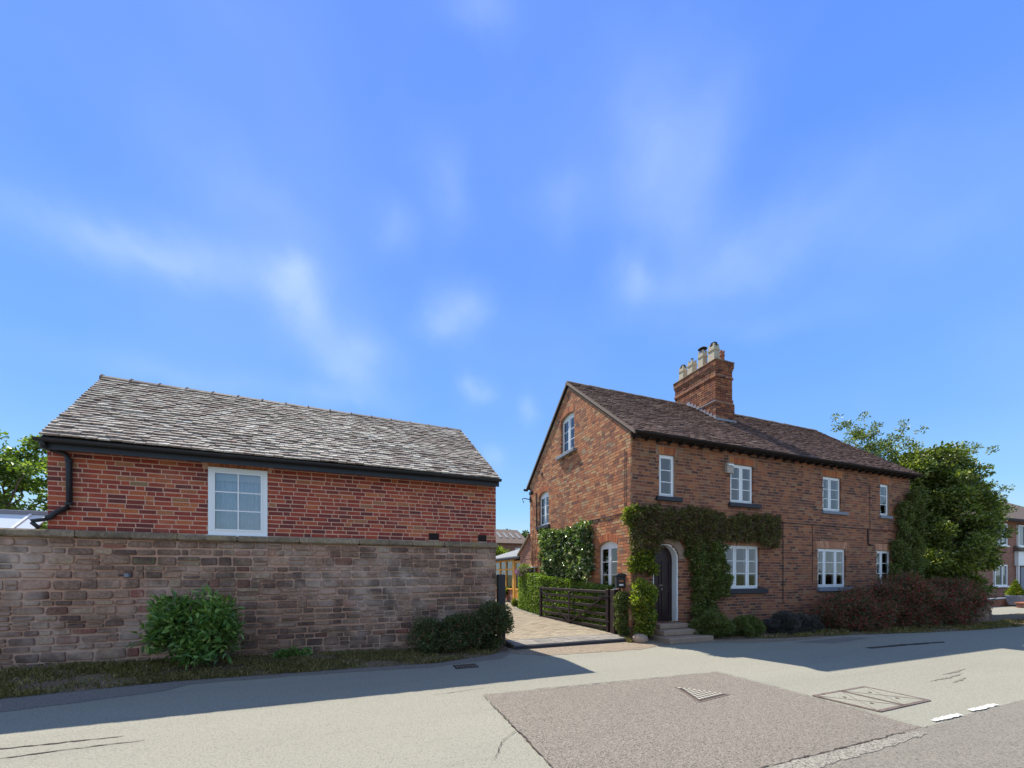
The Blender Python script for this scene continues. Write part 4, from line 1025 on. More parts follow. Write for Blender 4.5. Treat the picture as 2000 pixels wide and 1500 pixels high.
for (a,b,c,d) in ((Q[0],mid0,mid1,Q[3]),(mid0,Q[1],Q[2],mid1)):
    cc = ((a[0]+b[0]+c[0]+d[0])/4, (a[1]+b[1]+c[1]+d[1])/4); pl = [lerp2(cc,p,.94) for p in (a,b,c,d)]
    po = MB().prism(list(reversed(pl)), .001, .010).build('cover_plate', M['road'], mc)
    rb_ = MB(); 
    for i in range(4): bar(rb_, pl[i], pl[(i+1)%4], .008, .0102, .0135)
    bar(rb_, pl[0], pl[2], .007, .0102, .013); bar(rb_, pl[1], pl[3], .004, .0102, .012)
    rb_.build('rib', M['iron'], po)
    for t in (.28,.72):
        p = lerp2(lerp2(pl[0],pl[1],.5), lerp2(pl[3],pl[2],.5), t); MB().lathe([(.022,.010),(.020,.0145)], (p[0],p[1],0), 8).build('keyhole', M['crack'], po)
dg = thing('drain_grate', 'rusty drain grate in the shade below the dark shrub', 'drain', (1.62,6.62,0))
MB().box(-.2,.2,-.14,.14,-.02,.008).build('frame', M['crack'], dg)
for k in range(7): MB().box(-.17+k*.053,-.145+k*.053,-.12,.12,.0082,.016).build('bar', M['iron'], dg)

# ------------------------------------------------------------------ verges
def verge(name, xs, yfn0, yfn1, zfn, mat, label):
    mb = MB(); ny = 8; vs = []; g = random.Random(3)
    for i, x in enumerate(xs):
        for j in range(ny+1):
            t = j/ny; y = yfn0(x)+(yfn1(x)-yfn0(x))*t+(g.uniform(-.04,.04) if j == 0 else 0)
            vs.append((x, y, (.006 if j == 0 else .012+zfn(x)*min(1,t*1.4)+g.uniform(-.008,.012))))
    fs = [(i*(ny+1)+j, (i+1)*(ny+1)+j, (i+1)*(ny+1)+j+1, i*(ny+1)+j+1) for i in range(len(xs)-1) for j in range(ny)]
    mb.add(vs, fs); o = mb.build(name, mat, smooth=True); return tag(o, label, kind='structure')
def interp(x, tab):
    if x <= tab[0][0]: return tab[0][1]
    for (a, ya), (b, yb) in zip(tab, tab[1:]):
        if x <= b: return ya+(yb-ya)*(x-a)/(b-a)
    return tab[-1][1]
ye = lambda x: interp(x, [(-12,6.7),(-4.4,6.98),(-2.6,7.22),(-.5,7.12),(1.2,7.05),(2.2,7.35),(2.85,7.75)])
zv = lambda x: interp(x, [(-12,.22),(-4.7,.15),(-1.5,.08),(1,.05),(2.85,.03)])
verge('grass_verge', [-12+.15*i for i in range(100)], ye, lambda x: 8.34, zv, M['soil'], 'grassy verge at the foot of the sandstone wall')
ye2 = lambda x: interp(x, [(7.9,7.35),(8.6,7.0),(10,6.75),(11.6,6.55),(15,5.95),(18,5.7),(20,5.75),(24,5.9)])
verge('planting_strip', [7.75+.2*i for i in range(84)], ye2, lambda x: 7.95 if x < 18 else 7.4, lambda x: .05, M['soil'], 'narrow planting strip along the foot of the house')
def blades(name, n, xr_, yf0, yf1, zf, hmin, hmax, parent_label, dens=None, mat=None):
    X = rng.uniform(xr_[0], xr_[1], n); t = rng.beta(1.1, 1.1, n)
    Y = np.array([yf0(x) for x in X])*(1-t)+np.array([yf1(x) for x in X])*t
    if dens is not None:
        keep = dens(X, Y); X, Y, t = X[keep], Y[keep], t[keep]
    Z = np.array([zf(x) for x in X])*np.minimum(1, t*1.4)+.005
    P = np.stack([X,Y,Z],1); D = rng.normal(size=(len(X),3))*.45; D[:,2] = 1
    o = leaves(name, P, D, rng.uniform(hmin,hmax,len(X)), .006, mat or M['grass'], droop=.35)
    return tag(o, parent_label, 'grass', kind='stuff')
def dens1(X, Y):
    v = np.sin(X*2.3+1)*np.sin(Y*5+X)+.6*np.sin(X*7.1)*np.sin(Y*11)+rng.normal(size=len(X))*.5
    return v > .05
blades('grass', 90000, (-7,2.5), lambda x: ye(x)-.03, lambda x: 8.3, zv, .025, .075, 'short rough grass on the verge below the sandstone wall', dens1)
blades('grass', 22000, (9.2,22), lambda x: ye2(x)-.05, lambda x: ye2(x)+.6, lambda x: .05, .03, .09, 'dry straggling grass along the road edge below the red flowered shrub', dens1)
blades('grass', 1500, (5.75,6.25), lambda x: 7.55, lambda x: 7.95, lambda x: .02, .03, .10, 'small bright tuft of grass at the corner of the driveway')
# stones at the wall foot by the corner
ks = thing('kerb_stone', 'rounded boulder at the foot of the yellow green climber', 'stone', (6.05,7.55,0))
MB().lathe([(.16,-.02),(.2,.06),(.17,.15),(.08,.2)], (0,0,0), 9).build('stone', M['step'], ks, smooth=True)

# ------------------------------------------------------------------ plants
M['laurel'] = leafmat('laurel_leaf', [(0,(.07,.13,.035)),(.4,(.11,.21,.05)),(.75,(.19,.31,.07)),(1,(.38,.46,.13))], .35, .25, .5)
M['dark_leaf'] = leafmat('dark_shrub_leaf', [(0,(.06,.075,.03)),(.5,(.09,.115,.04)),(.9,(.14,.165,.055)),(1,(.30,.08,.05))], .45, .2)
M['ivy'] = leafmat('ivy_leaf', [(0,(.08,.10,.03)),(.5,(.13,.16,.04)),(.85,(.21,.24,.06)),(1,(.30,.21,.09))], .4, .22)
M['ivy_brown'] = leafmat('brown_climber_leaf', [(0,(.13,.09,.045)),(.35,(.16,.135,.05)),(.7,(.19,.21,.06)),(1,(.38,.25,.12))], .55, .22)
M['glossy'] = leafmat('glossy_climber_leaf', [(0,(.06,.10,.035)),(.5,(.10,.165,.05)),(.76,(.17,.25,.08)),(.86,(.50,.50,.28)),(1,(.66,.60,.46))], .22, .2, .8)
M['yellow'] = leafmat('yellow_green_leaf', [(0,(.06,.09,.02)),(.35,(.12,.16,.028)),(.7,(.24,.27,.04)),(.93,(.48,.46,.06)),(1,(.34,.14,.03))], .4, .38)
M['hedge'] = leafmat('hedge_leaf', [(0,(.10,.15,.03)),(.5,(.18,.26,.045)),(.85,(.30,.38,.08)),(1,(.44,.48,.14))], .4, .28)
M['red_shrub'] = leafmat('bronze_leaf', [(0,(.06,.07,.03)),(.4,(.11,.12,.05)),(.65,(.20,.12,.07)),(1,(.36,.08,.06))], .5, .2)
M['red_flower'] = leafmat('red_flower', [(0,(.34,.03,.035)),(.6,(.50,.05,.06)),(1,(.6,.12,.12))], .5, .3, tcol=(1.2,.5,.5))
M['lav'] = leafmat('grey_lavender', [(0,(.07,.075,.05)),(.5,(.11,.115,.07)),(1,(.16,.10,.17))], .6, .15)
M['tree_r'] = leafmat('tree_leaf_dark', [(0,(.06,.08,.02)),(.4,(.13,.165,.035)),(.8,(.25,.27,.055)),(1,(.42,.42,.13))], .38, .3)
M['tree_l'] = leafmat('tree_leaf_light', [(0,(.07,.11,.02)),(.5,(.16,.22,.045)),(1,(.34,.38,.10))], .4, .38)
M['tree_far'] = leafmat('far_leaf', [(0,(.03,.05,.02)),(.6,(.06,.09,.03)),(1,(.11,.14,.045))], .5, .25)

# laurel: big leaves singly
lau = thing('laurel_bush', 'round bright green laurel bush with large leaves in front of the stone wall', 'bush', (-2.58,7.72,.08))
mb = MB(); limbs(mb, (0,0,0), [(-.5,-.1,.9),(.5,0,.9),(0,-.3,1.2),(.2,.1,1.0),(-.3,.1,.7),(.4,-.3,.6),(-.5,-.3,.5)], .022, .006, 3); mb.build('stem', M['twig'], lau)
cl = crown_clumps((0,-.03,.68), (.62,.36,.56), 80, .17, 5)
P, D = clumpcloud(cl, 5200, (.5,1.1), .35); 
ok = (P[:,2] > .10) & (P[:,1] < .42); P, D = P[ok], D[ok]; D[:,1] -= .45
leaves('leaf', P, D, .115, .04, M['laurel'], lau, droop=.25, six=True)
# individually modelled front leaves
rosettes = [unit for unit in range(6)]; lm = []
for s in range(5):
    g = random.Random(900+s); L1 = g.uniform(.13,.17); W1 = L1*.33; mb = MB()
    v = [(0,0,0),(L1*.28,W1*.42,.008),(L1*.62,W1*.42,.0),(L1,0,-L1*.22),(L1*.62,-W1*.42,.0),(L1*.28,-W1*.42,.008),(L1*.5,0,-.012)]
    mb.add(v, [(0,1,6),(1,2,6),(2,3,6),(3,4,6),(4,5,6),(5,0,6)]); lm.append(mb.mesh('leaf', M['laurel']))
P, D = clumpcloud(crown_clumps((0,-.04,.70), (.62,.36,.54), 40, .16, 6), 900, (.95,1.15), .1)
k = 0
for p, d in zip(P, D):
    if k >= 290: break
    if p[1] > -.05 or p[2] < .12: continue
    d = Vector((d[0], d[1]-.9, d[2]-.25)).normalized()
    o = link('leaf', lm[k % 5], lau, tuple(p)); e = d.to_track_quat('X', 'Z').to_euler(); e.x += random.uniform(-.5,.5); o.rotation_euler = e; k += 1

def shrub(name, label, cat, base, clumps, n, L, W, mat, shell=(.6,1.1), up=.3, stems=5, zmin=.03, six=False, extra=None, push=None, ymax=None, sr=.02):
    t = thing(name, label, cat, base)
    P, D = clumpcloud(clumps, n, shell, up); P = P+np.array(base); 
    ok = P[:,2] > zmin
    if ymax is not None: ok &= P[:,1] < ymax
    P, D = P[ok], D[ok]
    if push is not None: D += np.array(push)
    leaves('foliage', P, D, L, W, mat, t, base, six=six)
    mb = MB(); g = random.Random(len(clumps)*7+n)
    tg = [c[:3] for c in g.sample(clumps, min(stems, len(clumps)))]
    limbs(mb, (0,0,0), tg, sr, .005, 4); mb.build('stem', M['twig'], t)
    if extra:
        for (nm, k, l_, w_, m_, shl) in extra:
            P, D = clumpcloud(clumps, k, shl, up); P = P+np.array(base); ok = P[:,2] > zmin
            if ymax is not None: ok &= P[:,1] < ymax
            leaves(nm, P[ok], D[ok], l_, w_, m_, t, base)
    return t
shrub('dark_shrub', 'dark small leaved shrub in the shade at the end of the sandstone wall', 'bush', (1.85,7.85,.03),
    crown_clumps((-.25,0,.38), (.75,.36,.34), 45, .18, 8)+crown_clumps((.62,-.05,.52), (.45,.38,.48), 40, .17, 9), 26000, .045, .024, M['dark_leaf'], ymax=8.3,
    extra=[('flower', 160, .03, .02, M['red_flower'], (.9,1.1))])
shrub('small_weed', 'low green weed growing from the foot of the stone wall', 'weed', (-1.3,8.12,.08), crown_clumps((0,0,.05), (.28,.12,.06), 12, .08, 10), 1800, .045, .028, M['laurel'], ymax=8.27)
# climber on gable wall
def wallveg(name, label, cat, base, boxes, n, L, W, mat, nrm, seed, thick=.3, stems=(), six=False, droop=.5, extra=None, noisek=2.5):
    """boxes: (c_along, c_z, half_along, half_z, thickness) clumps flat against a wall; nrm outward normal"""
    t = thing(name, label, cat, base); g = np.random.default_rng(seed); cl = []
    along = Vector((nrm[1], -nrm[0], 0)) if abs(nrm[1]) > .5 else Vector((0,1,0))
    if abs(nrm[1]) > .5: along = Vector((1,0,0))
    for (a, z, ha, hz, th) in boxes:
        k = int(max(8, ha*hz*4/(.13*.13)*1.15))
        for _ in range(k):
            aa = a+g.uniform(-1,1)*ha; zz = z+g.uniform(-1,1)*hz; dd = g.uniform(.02, th*.8); s = g.uniform(.05,.12)
            cl.append((aa*along.x+nrm[0]*dd, aa*along.y+nrm[1]*dd, zz, s*(1 if along.x else .8), s*(1 if along.y else .8), s))
    P, D = clumpcloud(cl, n, (.3,1.55), -.1)
    D += np.array(nrm)*.6; P = P+np.array(base)
    d = (P-np.array(base))@np.array(nrm); ok = (d > .0) & (P[:,2] > .03); P, D = P[ok], D[ok]
    leaves('foliage', P, D, L, W, mat, t, base, six=six, droop=droop)
    mb = MB()
    for s in stems: mb.tube(s, .022, 6, r2=.01)
    if stems: mb.build('stem', M['twig'], t)
    if extra:
        for (nm, k, l_, w_, m_) in extra:
            P, D = clumpcloud(cl, k, (.9,1.2), 0); D += np.array(nrm)*.6; P = P+np.array(base); d = (P-np.array(base))@np.array(nrm); ok = d > 0
            leaves(nm, P[ok], D[ok], l_, w_, m_, t, base)
    return t
wallveg('climbing_shrub', 'glossy variegated evergreen climber covering the gable between two windows', 'climber', (6.06,11.0,0), [(.0,2.25,1.45,.70,.26),(-1.0,2.4,.35,.65,.25),(.9,2.5,.6,.5,.4),(1.5,2.95,.35,.25,.25)], 17000, .10, .06, M['glossy'], (-1,0,0), 21,
    stems=[[(-.1,0,.1),(-.2,.1,1.0),(-.1,.3,2.2)],[(-.1,-.3,.1),(-.25,-.5,1.0),(-.1,-.9,2.3)]], six=False)
wallveg('door_climber', 'brownish green creeper band above the door and window at the corner of the house', 'climber', (6.07,7.91,0), [(2.5,2.88,2.45,.30,.22),(.36,2.68,.42,.48,.26),(4.6,2.82,.42,.36,.26),(2.0,2.62,.5,.28,.22),(1.45,2.95,1.2,.3,.2)], 52000, .055, .030, M['ivy_brown'], (0,-1,0), 22,
    stems=[[(.15,-.04,.2),(.1,-.05,1.2),(.3,-.06,2.6)],[(.25,-.05,.2),(.3,-.05,1.5),(.6,-.06,2.7)]], extra=[('fresh_leaves', 6000, .06, .04, M['ivy']), ('dry_twigs', 7000, .14, .006, M['twig'])])
wallveg('pillar_climber', 'dense green creeper hanging down the brick between the door and the ground floor window', 'climber', (8.2,7.91,0), [(.30,1.75,.50,.65,.25),(.1,1.0,.38,.5,.25),(.5,1.45,.4,.35,.3),(-.25,2.35,.25,.25,.2)], 32000, .065, .038, M['ivy'], (0,-1,0), 23,
    stems=[[(.15,-.05,.1),(.05,-.08,1.0),(.2,-.08,2.2)]])
shrub('low_bush', 'rounded dark green bush at the foot of the creeper beside the steps', 'bush', (8.15,7.42,.02), crown_clumps((0,0,.32), (.48,.30,.32), 45, .16, 24), 18000, .07, .018, M['ivy'], ymax=7.9)
shrub('low_bush', 'small grey green bush left of the lavender under the triple window', 'bush', (9.15,7.3,.02), crown_clumps((0,0,.24), (.62,.32,.24), 42, .12, 25), 18000, .06, .013, M['ivy'], ymax=7.9)
shrub('lavender_bush', 'dull purple lavender mound against the house between window and red shrub', 'bush', (10.9,7.15,.02), crown_clumps((-.1,0,.25), (.95,.36,.27), 60, .12, 26), 24000, .07, .010, M['lav'], ymax=7.9)
shrub('flowering_shrub', 'wide spreading red flowered shrub along the road at the right of the house', 'bush', (15.0,7.0,.02),
    crown_clumps((-1.9,0,.52), (1.3,.55,.62), 80, .19, 27, fill=.6)+crown_clumps((.2,-.1,.74), (1.5,.6,.76), 110, .20, 28, fill=.6)+crown_clumps((2.2,-.3,.72), (1.6,.7,.74), 110, .20, 29, fill=.6), 62000, .07, .026, M['red_shrub'], shell=(.3,1.5), ymax=7.88,
    extra=[('flower', 9000, .05, .032, M['red_flower'], (.85,1.2))], stems=14)
wallveg('ivy_column', 'dark ivy climbing the right hand corner of the house front', 'climber', (17.4,7.91,0), [(.15,2.2,.55,1.9,.3),(.55,3.0,.3,1.5,.35),(-.35,1.5,.35,1.2,.22)], 45000, .05, .04, M['ivy'], (0,-1,0), 30)
wallveg('corner_climber', 'upper yellow green climber clump on the house corner above the letterbox', 'climber', (6.07,7.91,0), [(.08,1.98,.16,.22,.18),(.38,1.9,.2,.22,.16)], 2600, .075, .045, M['yellow'], (0,-1,0), 31)
shrub('corner_shrub', 'bright yellow green leafy shrub at the house corner beside the front steps', 'bush', (6.28,7.66,.02), crown_clumps((0,0,1.08), (.25,.16,.36), 30, .13, 32)+crown_clumps((.02,0,.5), (.24,.16,.42), 34, .13, 33), 9000, .07, .040, M['yellow'])
wallveg('corner_climber', 'dark trailing ivy behind the hinge post at the driveway corner', 'climber', (5.97,8.15,0), [(.0,.55,.14,.5,.12)], 7000, .045, .03, M['ivy'], (0,-1,0), 34)
wallveg('corner_climber', 'leafy creeper tip at the top of the house corner lit from the side', 'climber', (6.02,7.90,0), [(.0,3.1,.16,.16,.16),(.05,2.8,.12,.2,.14)], 3500, .045, .028, M['yellow'], (0,-1,0), 35)
# clipped hedge along the drive
hd = thing('clipped_hedge', 'clipped green hedge with a stepped top running behind the open gate', 'hedge', (5.9,12,.1))
def hpts(n):
    Y = rng.uniform(8.75,14.6,n); 
    xf = np.array([xr(y)+.10 for y in Y]); w = .75
    top = np.interp(Y, [8.7,9.5,11.0,12.2,12.9,14.6], [1.24,1.33,1.45,1.54,1.60,1.63])
    which = rng.random(n); X = np.empty(n); Z = np.empty(n); D = rng.normal(size=(n,3))*.8
    ZZ = rng.uniform(-.05,1,n); wob = .02*np.sin(Y*2.1+ZZ*4)+.018*np.sin(Y*17+np.sin(ZZ*13)*2)*np.sin(ZZ*19+np.sin(Y*9)*2)+rng.normal(size=n)*.012
    f = which < .55; t = which >= .55
    X[f] = (xf+wob)[f]+rng.exponential(.05, f.sum())-.02; Z[f] = zd(10)+ZZ[f]*(top[f]-.12); D[f,0] -= .5
    X[t] = xf[t]+rng.uniform(0,w,t.sum()); Z[t] = top[t]+.03*np.sin(X[t]*9+Y[t]*4)-rng.exponential(.03,t.sum()); D[t,2] += .9
    return np.stack([X,Y,Z],1), D
P, D = hpts(60000)
# rear end face
Pe = np.stack([rng.uniform(xr(14.6)+.1, xr(14.6)+.85, 8000), 14.6+rng.normal(size=8000)*.04, rng.uniform(.2,1.62,8000)],1); De = rng.normal(size=(8000,3)); De[:,1] += .8
leaves('foliage', np.concatenate([P,Pe]), np.concatenate([D,De]), .06, .034, M['hedge'], hd, (5.9,12,.1))
mb = MB(); 
for y in np.arange(9.0,14.5,.35): limbs(mb, (xr(y)+.45-5.9,y-12,0), [(xr(y)+.2-5.9,y-12+.1,1.0),(xr(y)+.6-5.9,y-12-.1,1.1),(xr(y)+.35-5.9,y-12+.15,.8)], .014, .004, int(y*9))
# inner leaf mass so that it does not show through
mb.build('stem', M['twig'], hd)
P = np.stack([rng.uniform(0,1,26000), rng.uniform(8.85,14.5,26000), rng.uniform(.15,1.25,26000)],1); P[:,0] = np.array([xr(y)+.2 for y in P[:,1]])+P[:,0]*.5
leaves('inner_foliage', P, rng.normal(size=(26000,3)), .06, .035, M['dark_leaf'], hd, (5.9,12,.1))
shrub('flower_clump', 'small pale flowering plants at the far foot of the hedge', 'flowers', (5.85,15.1,.25), crown_clumps((0,0,.15), (.25,.3,.15), 12, .1, 40), 2500, .05, .03, M['yellow'], extra=[('flower', 60, .06, .05, M['white'], (.9,1.1))])

# ------------------------------------------------------------------ trees
def tree(name, label, base, h, clumps, n, L, W, mat, tr=.12, group=None, shell=(.4,1.1), nl=14, seed=0, lean=(0,0)):
    t = thing(name, label, 'tree', base, group)
    mb = MB(); mb.tube([(0,0,-.1),(lean[0]*.3,lean[1]*.3,h*.25),(lean[0]*.7,lean[1]*.7,h*.5),(lean[0],lean[1],h*.72)], tr, 8, r2=tr*.45)
    mb.build('trunk', M['bark'], t)
    g = random.Random(seed); tg = [c[:3] for c in g.sample(clumps, min(nl, len(clumps)))]
    mb = MB(); limbs(mb, (lean[0]*.4,lean[1]*.4,h*.3), tg, tr*.4, .01, seed, 6); mb.build('limbs', M['bark'], t)
    P, D = clumpcloud(clumps, n, shell, .1); leaves('crown', P, D, L, W, mat, t)
    return t
cl = crown_clumps((-.4,0,3.4), (2.1,1.7,3.1), 150, .45, 50, .7, .5)
cl += crown_clumps((.1,.4,5.3), (1.6,1.3,1.4), 60, .38, 51, .7)
cl += crown_clumps((.9,-.2,3.6), (1.6,1.1,1.3), 36, .28, 53, .6, .7)
spr = []
g = np.random.default_rng(52)
for (x, y, z, k, s) in ((-1.2,1.2,6.2,26,1.0),(-1.4,1.6,6.9,20,1.0),(-.3,1.8,7.3,16,.9),(-2.3,1.7,6.4,20,.9),(2.0,0,6.4,9,.7),(3.2,-.2,5.2,9,.7),(-.8,1.9,8.0,8,.7),(.9,1.4,7.1,8,.8),(-2.6,1.9,8.1,4,.5),(3.3,-.5,4.3,9,.6),(-1.9,1.9,7.5,9,.6),(2.6,.2,6.9,4,.6)):
    for _ in range(k): spr.append((x+g.normal()*s*.55, y+g.normal()*s*.4, z+g.normal()*s*.5, .14, .14, .11))
tree('broad_tree', 'big bushy tree with ragged top beyond the right end of the house', (21.6,8.6,0), 6.5, cl, 80000, .13, .075, M['tree_r'], .16, None, (.4,1.1), 24, 5)
tr = bpy.data.objects['broad_tree']
P, D = clumpcloud(spr, 6000, (.2,1.5), .1); leaves('outer_sprays', P, D, .10, .055, M['tree_r'], tr)
mb = MB(); limbs(mb, (0,.5,3.5), [c[:3] for c in spr[::5]], .03, .006, 9, 7); mb.build('limbs', M['bark'], tr)
cl = crown_clumps((0,0,3.4), (2.2,1.6,2.6), 120, .24, 60, .55, .35)
tree('garden_tree', 'sunlit loose crowned tree behind the wall at the left edge', (-9.6,14.5,0), 5, cl, 15000, .11, .075, M['tree_l'], .12, None, (.2,1.5), 40, 6)
for i, (x, y, s, lab) in enumerate(((18.0,52,2.6,'dark round tree above the far roof, left of the pair'),(21.2,51,2.3,'lighter round tree above the far roof, beside the gable corner'))):
    cl = crown_clumps((0,0,5.5), (s,s*.8,2.2), 60, .7, 70+i, .8)
    tree('far_tree', lab, (x,y,0), 6, cl, 9000, .32, .22, M['tree_far'], .25, 'trees in the gap between the buildings', seed=i)
shrub('garden_shrub', 'pale green rounded shrub above the conservatory roof', 'bush', (8.1,24.5,0), crown_clumps((0,0,2.6), (1.3,.9,.8), 26, .4, 75)+crown_clumps((0,0,1.3), (.9,.8,1.2), 20, .4, 76), 9000, .13, .08, M['yellow'])

# ------------------------------------------------------------------ conservatory
CX = 6.25
CV = thing('conservatory', 'oak framed conservatory on a low brick wall with a pale ribbed metal roof', 'conservatory', (CX,15.3,.28))
MB().box(0,.12,1.35,5.2,0,.62).build('wall', M['brick_far'], CV)
MB().bevbox(-.05,.14,1.3,5.25,.622,.67,.008).build('sill', M['oak'], CV)
for y in (1.3,2.2,3.1,4.0,4.9): MB().bevbox(.0,.09,y,y+.09,.672,1.93,.006).build('post', M['oak'], CV)
MB().bevbox(-.01,.10,1.1,5.3,1.93,2.06,.006).build('head_beam', M['oak'], CV); MB().bevbox(.005,.085,1.39,4.9,1.52,1.59,.004).build('transom', M['oak'], CV)
for y in (1.3,2.2,3.1,4.0): MB().box(.04,.05,y+.09,y+.9,.672,1.93).build('pane', M['glass_dark'], CV)
d_ = MB(); d_.box(0,.06,.15,.24,0,1.93); d_.box(0,.06,.95,1.04,0,1.93); d_.box(0,.06,.24,.95,1.83,1.93); d_.box(0,.06,.24,.95,0,.12); d_.box(0,.06,.24,.95,.62,.70)
dd = d_.build('door', M['oak'], CV); MB().box(.025,.035,.24,.95,.70,1.83).build('pane', M['glass_dark'], dd)
for k in range(5): MB().box(.02,.045,.25+k*.14,.375+k*.14,.12,.62).build('plank', M['oak'], dd)
MB().bevbox(-.02,.09,1.06,1.28,0,1.93,.006).build('corner_post', M['oak'], CV)
rf_ = MB(); 
rf_.hexa([(-.15,.1,2.06),(3.2,.1,3.1),(3.2,5.4,3.1),(-.15,5.4,2.06),(-.15,.1,2.10),(3.2,.1,3.14),(3.2,5.4,3.14),(-.15,5.4,2.10)])
cr = rf_.build('roof', M['lead'], CV)
M['zinc'] = plain('pale_zinc', (.20,.20,.195), .7, .15, 3, .3, metal=0)
for k in range(12):
    y = .1+k*.46; MB().hexa([(-.15,y,2.102),(3.2,y,3.142),(3.2,y+.42,3.142),(-.15,y+.42,2.102),(-.15,y,2.125),(3.2,y,3.165),(3.2,y+.42,3.165),(-.15,y+.42,2.125)]).build('roof_sheet', M['zinc'], cr)
MB().box(-.2,-.12,.05,5.4,1.99,2.07).build('gutter', M['soffit'], CV)
rm = MB(); rm.box(3.0,3.1,.2,5.3,0,2.9); rm.box(.1,3.0,5.2,5.3,0,2.3); rm.build('rear_wall', M['room'], CV)
MB().bevbox(-.45,-.05,1.1,2.3,-.04,.03,.01).build('step', M['pot_red'], CV)
fp = thing('flower_pot', 'terracotta pot with a pale leafed plant beside the conservatory door', 'plant pot', (6.0,17.3,.33))
MB().lathe([(.12,0),(.19,.30),(.21,.30),(.21,.36),(.18,.36)], (0,0,0), 12).build('pot', M['pot_red'], fp, smooth=False)
P, D = clumpcloud([(0,0,.5,.24,.24,.2),(.1,.1,.45,.2,.2,.15)], 700, (.2,1.1), .4); leaves('foliage', P, D, .10, .07, M['yellow'], fp)
hb = thing('hanging_basket', 'hanging basket of purple and white flowers by the lean to', 'hanging basket', (5.72,13.85,1.55))
MB().lathe([(.02,-.02),(.13,.03),(.19,.13),(.2,.16)], (0,0,0), 12).build('basket', M['soot'], hb)
mb = MB(); 
for a in (0,2.1,4.2): mb.tube([(.18*math.cos(a),.18*math.sin(a),.15),(0,0,.62)], .006, 4)
mb.tube([(0,0,.62),(.33,0,.68)], .012, 5); mb.build('chain', M['black'], hb)
P, D = clumpcloud([(0,0,.22,.28,.30,.2),(0,0,.08,.26,.28,.15)], 1500, (.4,1.1), .1); leaves('foliage', P, D, .06, .035, M['hedge'], hb)
M['purple'] = leafmat('purple_flower', [(0,(.20,.05,.25)),(.5,(.35,.10,.32)),(1,(.5,.35,.55))], .5, .3, tcol=(1,.6,1))
P, D = clumpcloud([(0,.05,.16,.32,.34,.16)], 320, (.9,1.1), .1); leaves('flower', P, D, .055, .05, M['purple'], hb)
sh = thing('wall_shelf', 'narrow white shelf bracket on the gable above the hanging basket', 'shelf', (6.0,13.9,1.86))
MB().box(-.12,.06,-.45,.35,0,.04).build('board', M['white'], sh); MB().box(-.02,.05,-.3,-.26,-.3,-.002).build('support', M['white'], sh); MB().box(-.02,.05,.2,.24,-.3,-.002).build('support', M['white'], sh)

# ------------------------------------------------------------------ houses in the distance
def far_window(parent, x0, x1, y, z0, z1, mull=True, split=.6):
    fb = MB(); w = .07
    fb.box(x0,x1,y-.05,y+.05,z0,z0+w); fb.box(x0,x1,y-.05,y+.05,z1-w,z1); fb.box(x0,x0+w,y-.05,y+.05,z0+w,z1-w); fb.box(x1-w,x1,y-.05,y+.05,z0+w,z1-w)
    if mull: xm = x0+(x1-x0)*split; fb.box(xm-.04,xm+.04,y-.05,y+.05,z0+w,z1-w)
    f = fb.build('window', M['white'], parent); MB().box(x0+w-.01,x1-w+.01,y-.01,y+.0,z0+w-.01,z1-w+.01).build('pane', M['glass_solid'], f)
    MB().box(x0-.08,x1+.08,y-.12,y+.04,z0-.07,z0-.001).build('sill', M['white'], f)
m, nt, N, L, bs = newmat('far_window_glass'); bs.inputs['Base Color'].default_value = (.05,.06,.07,1); bs.inputs['Roughness'].default_value = .05; bs.inputs['Specular IOR Level'].default_value = 1.0; M['glass_solid'] = m
M['roof_far'] = plain('far_roof_tile', (.145,.105,.08), .9, .25, 4, .2, bmp=.5, bscale=12)
FH = thing('far_house', 'distant brick house with skylights seen in the gap between the buildings', 'house', (9.3,37,0))
MB().box(-6,6.2,0,7,0,4.85).build('wall', M['brick_far'], FH)
mb = MB(); mb.add([(-6.2,-.3,4.75),(6.5,-.3,4.75),(6.5,3.5,6.55),(-6.2,3.5,6.55),(6.5,7.3,4.75),(-6.2,7.3,4.75)], [(0,1,2,3),(3,2,4,5),(0,3,5),(1,4,2),(0,5,4,1)]); fr_ = mb.build('roof', M['roof_far'], FH)
for k in range(4):
    x = 3.6+k*.7; s = 1.8/3.8; MB().hexa([(x,1.0,4.75+1.3*s+.02),(x+.25,1.0,4.75+1.3*s+.02),(x+.25,2.4,4.75+2.7*s+.02),(x,2.4,4.75+2.7*s+.02),(x,1.0,4.75+1.3*s+.08),(x+.25,1.0,4.75+1.3*s+.08),(x+.25,2.4,4.75+2.7*s+.08),(x,2.4,4.75+2.7*s+.08)]).build('skylight', M['zinc'], fr_)
far_window(FH, 1.9, 3.0, -.06, 2.9, 4.3); far_window(FH, 4.9, 5.6, -.06, 3.4, 4.3)
# neighbour at the right
NH = thing('neighbour_house', 'brown brick neighbouring house with white porch gable at the right edge', 'house', (30.2,11.0,0))
mb = MB(); mb.box(0,16,0,8,-.2,4.75); mb.build('wall', M['brick_far'], NH)
mb = MB(); mb.add([(-.4,-.4,4.75),(16.4,-.4,4.75),(16.4,4,7.3),(-.4,4,7.3),(16.4,8.4,4.75),(-.4,8.4,4.75)]+[(-.4,-.4,4.62),(16.4,-.4,4.62)], [(0,1,2,3),(3,2,4,5),(0,3,5),(1,4,2),(0,6,7,1)]); mb.build('roof', M['roof_far'], NH)
MB().box(-.42,16.4,-.47,-.405,4.6,4.74).build('gutter', M['soffit'], NH)
for (a, b, z0, z1) in ((2.75,4.15,3.25,4.5),(5.5,6.9,3.25,4.5),(2.75,4.15,.95,2.15),(8.2,9.6,3.25,4.5)): far_window(NH, a, b, -.04, z0, z1)
po = MB().box(5.2,7.6,-.16,-.02,2.12,2.95).build('porch_panel', M['white'], NH)
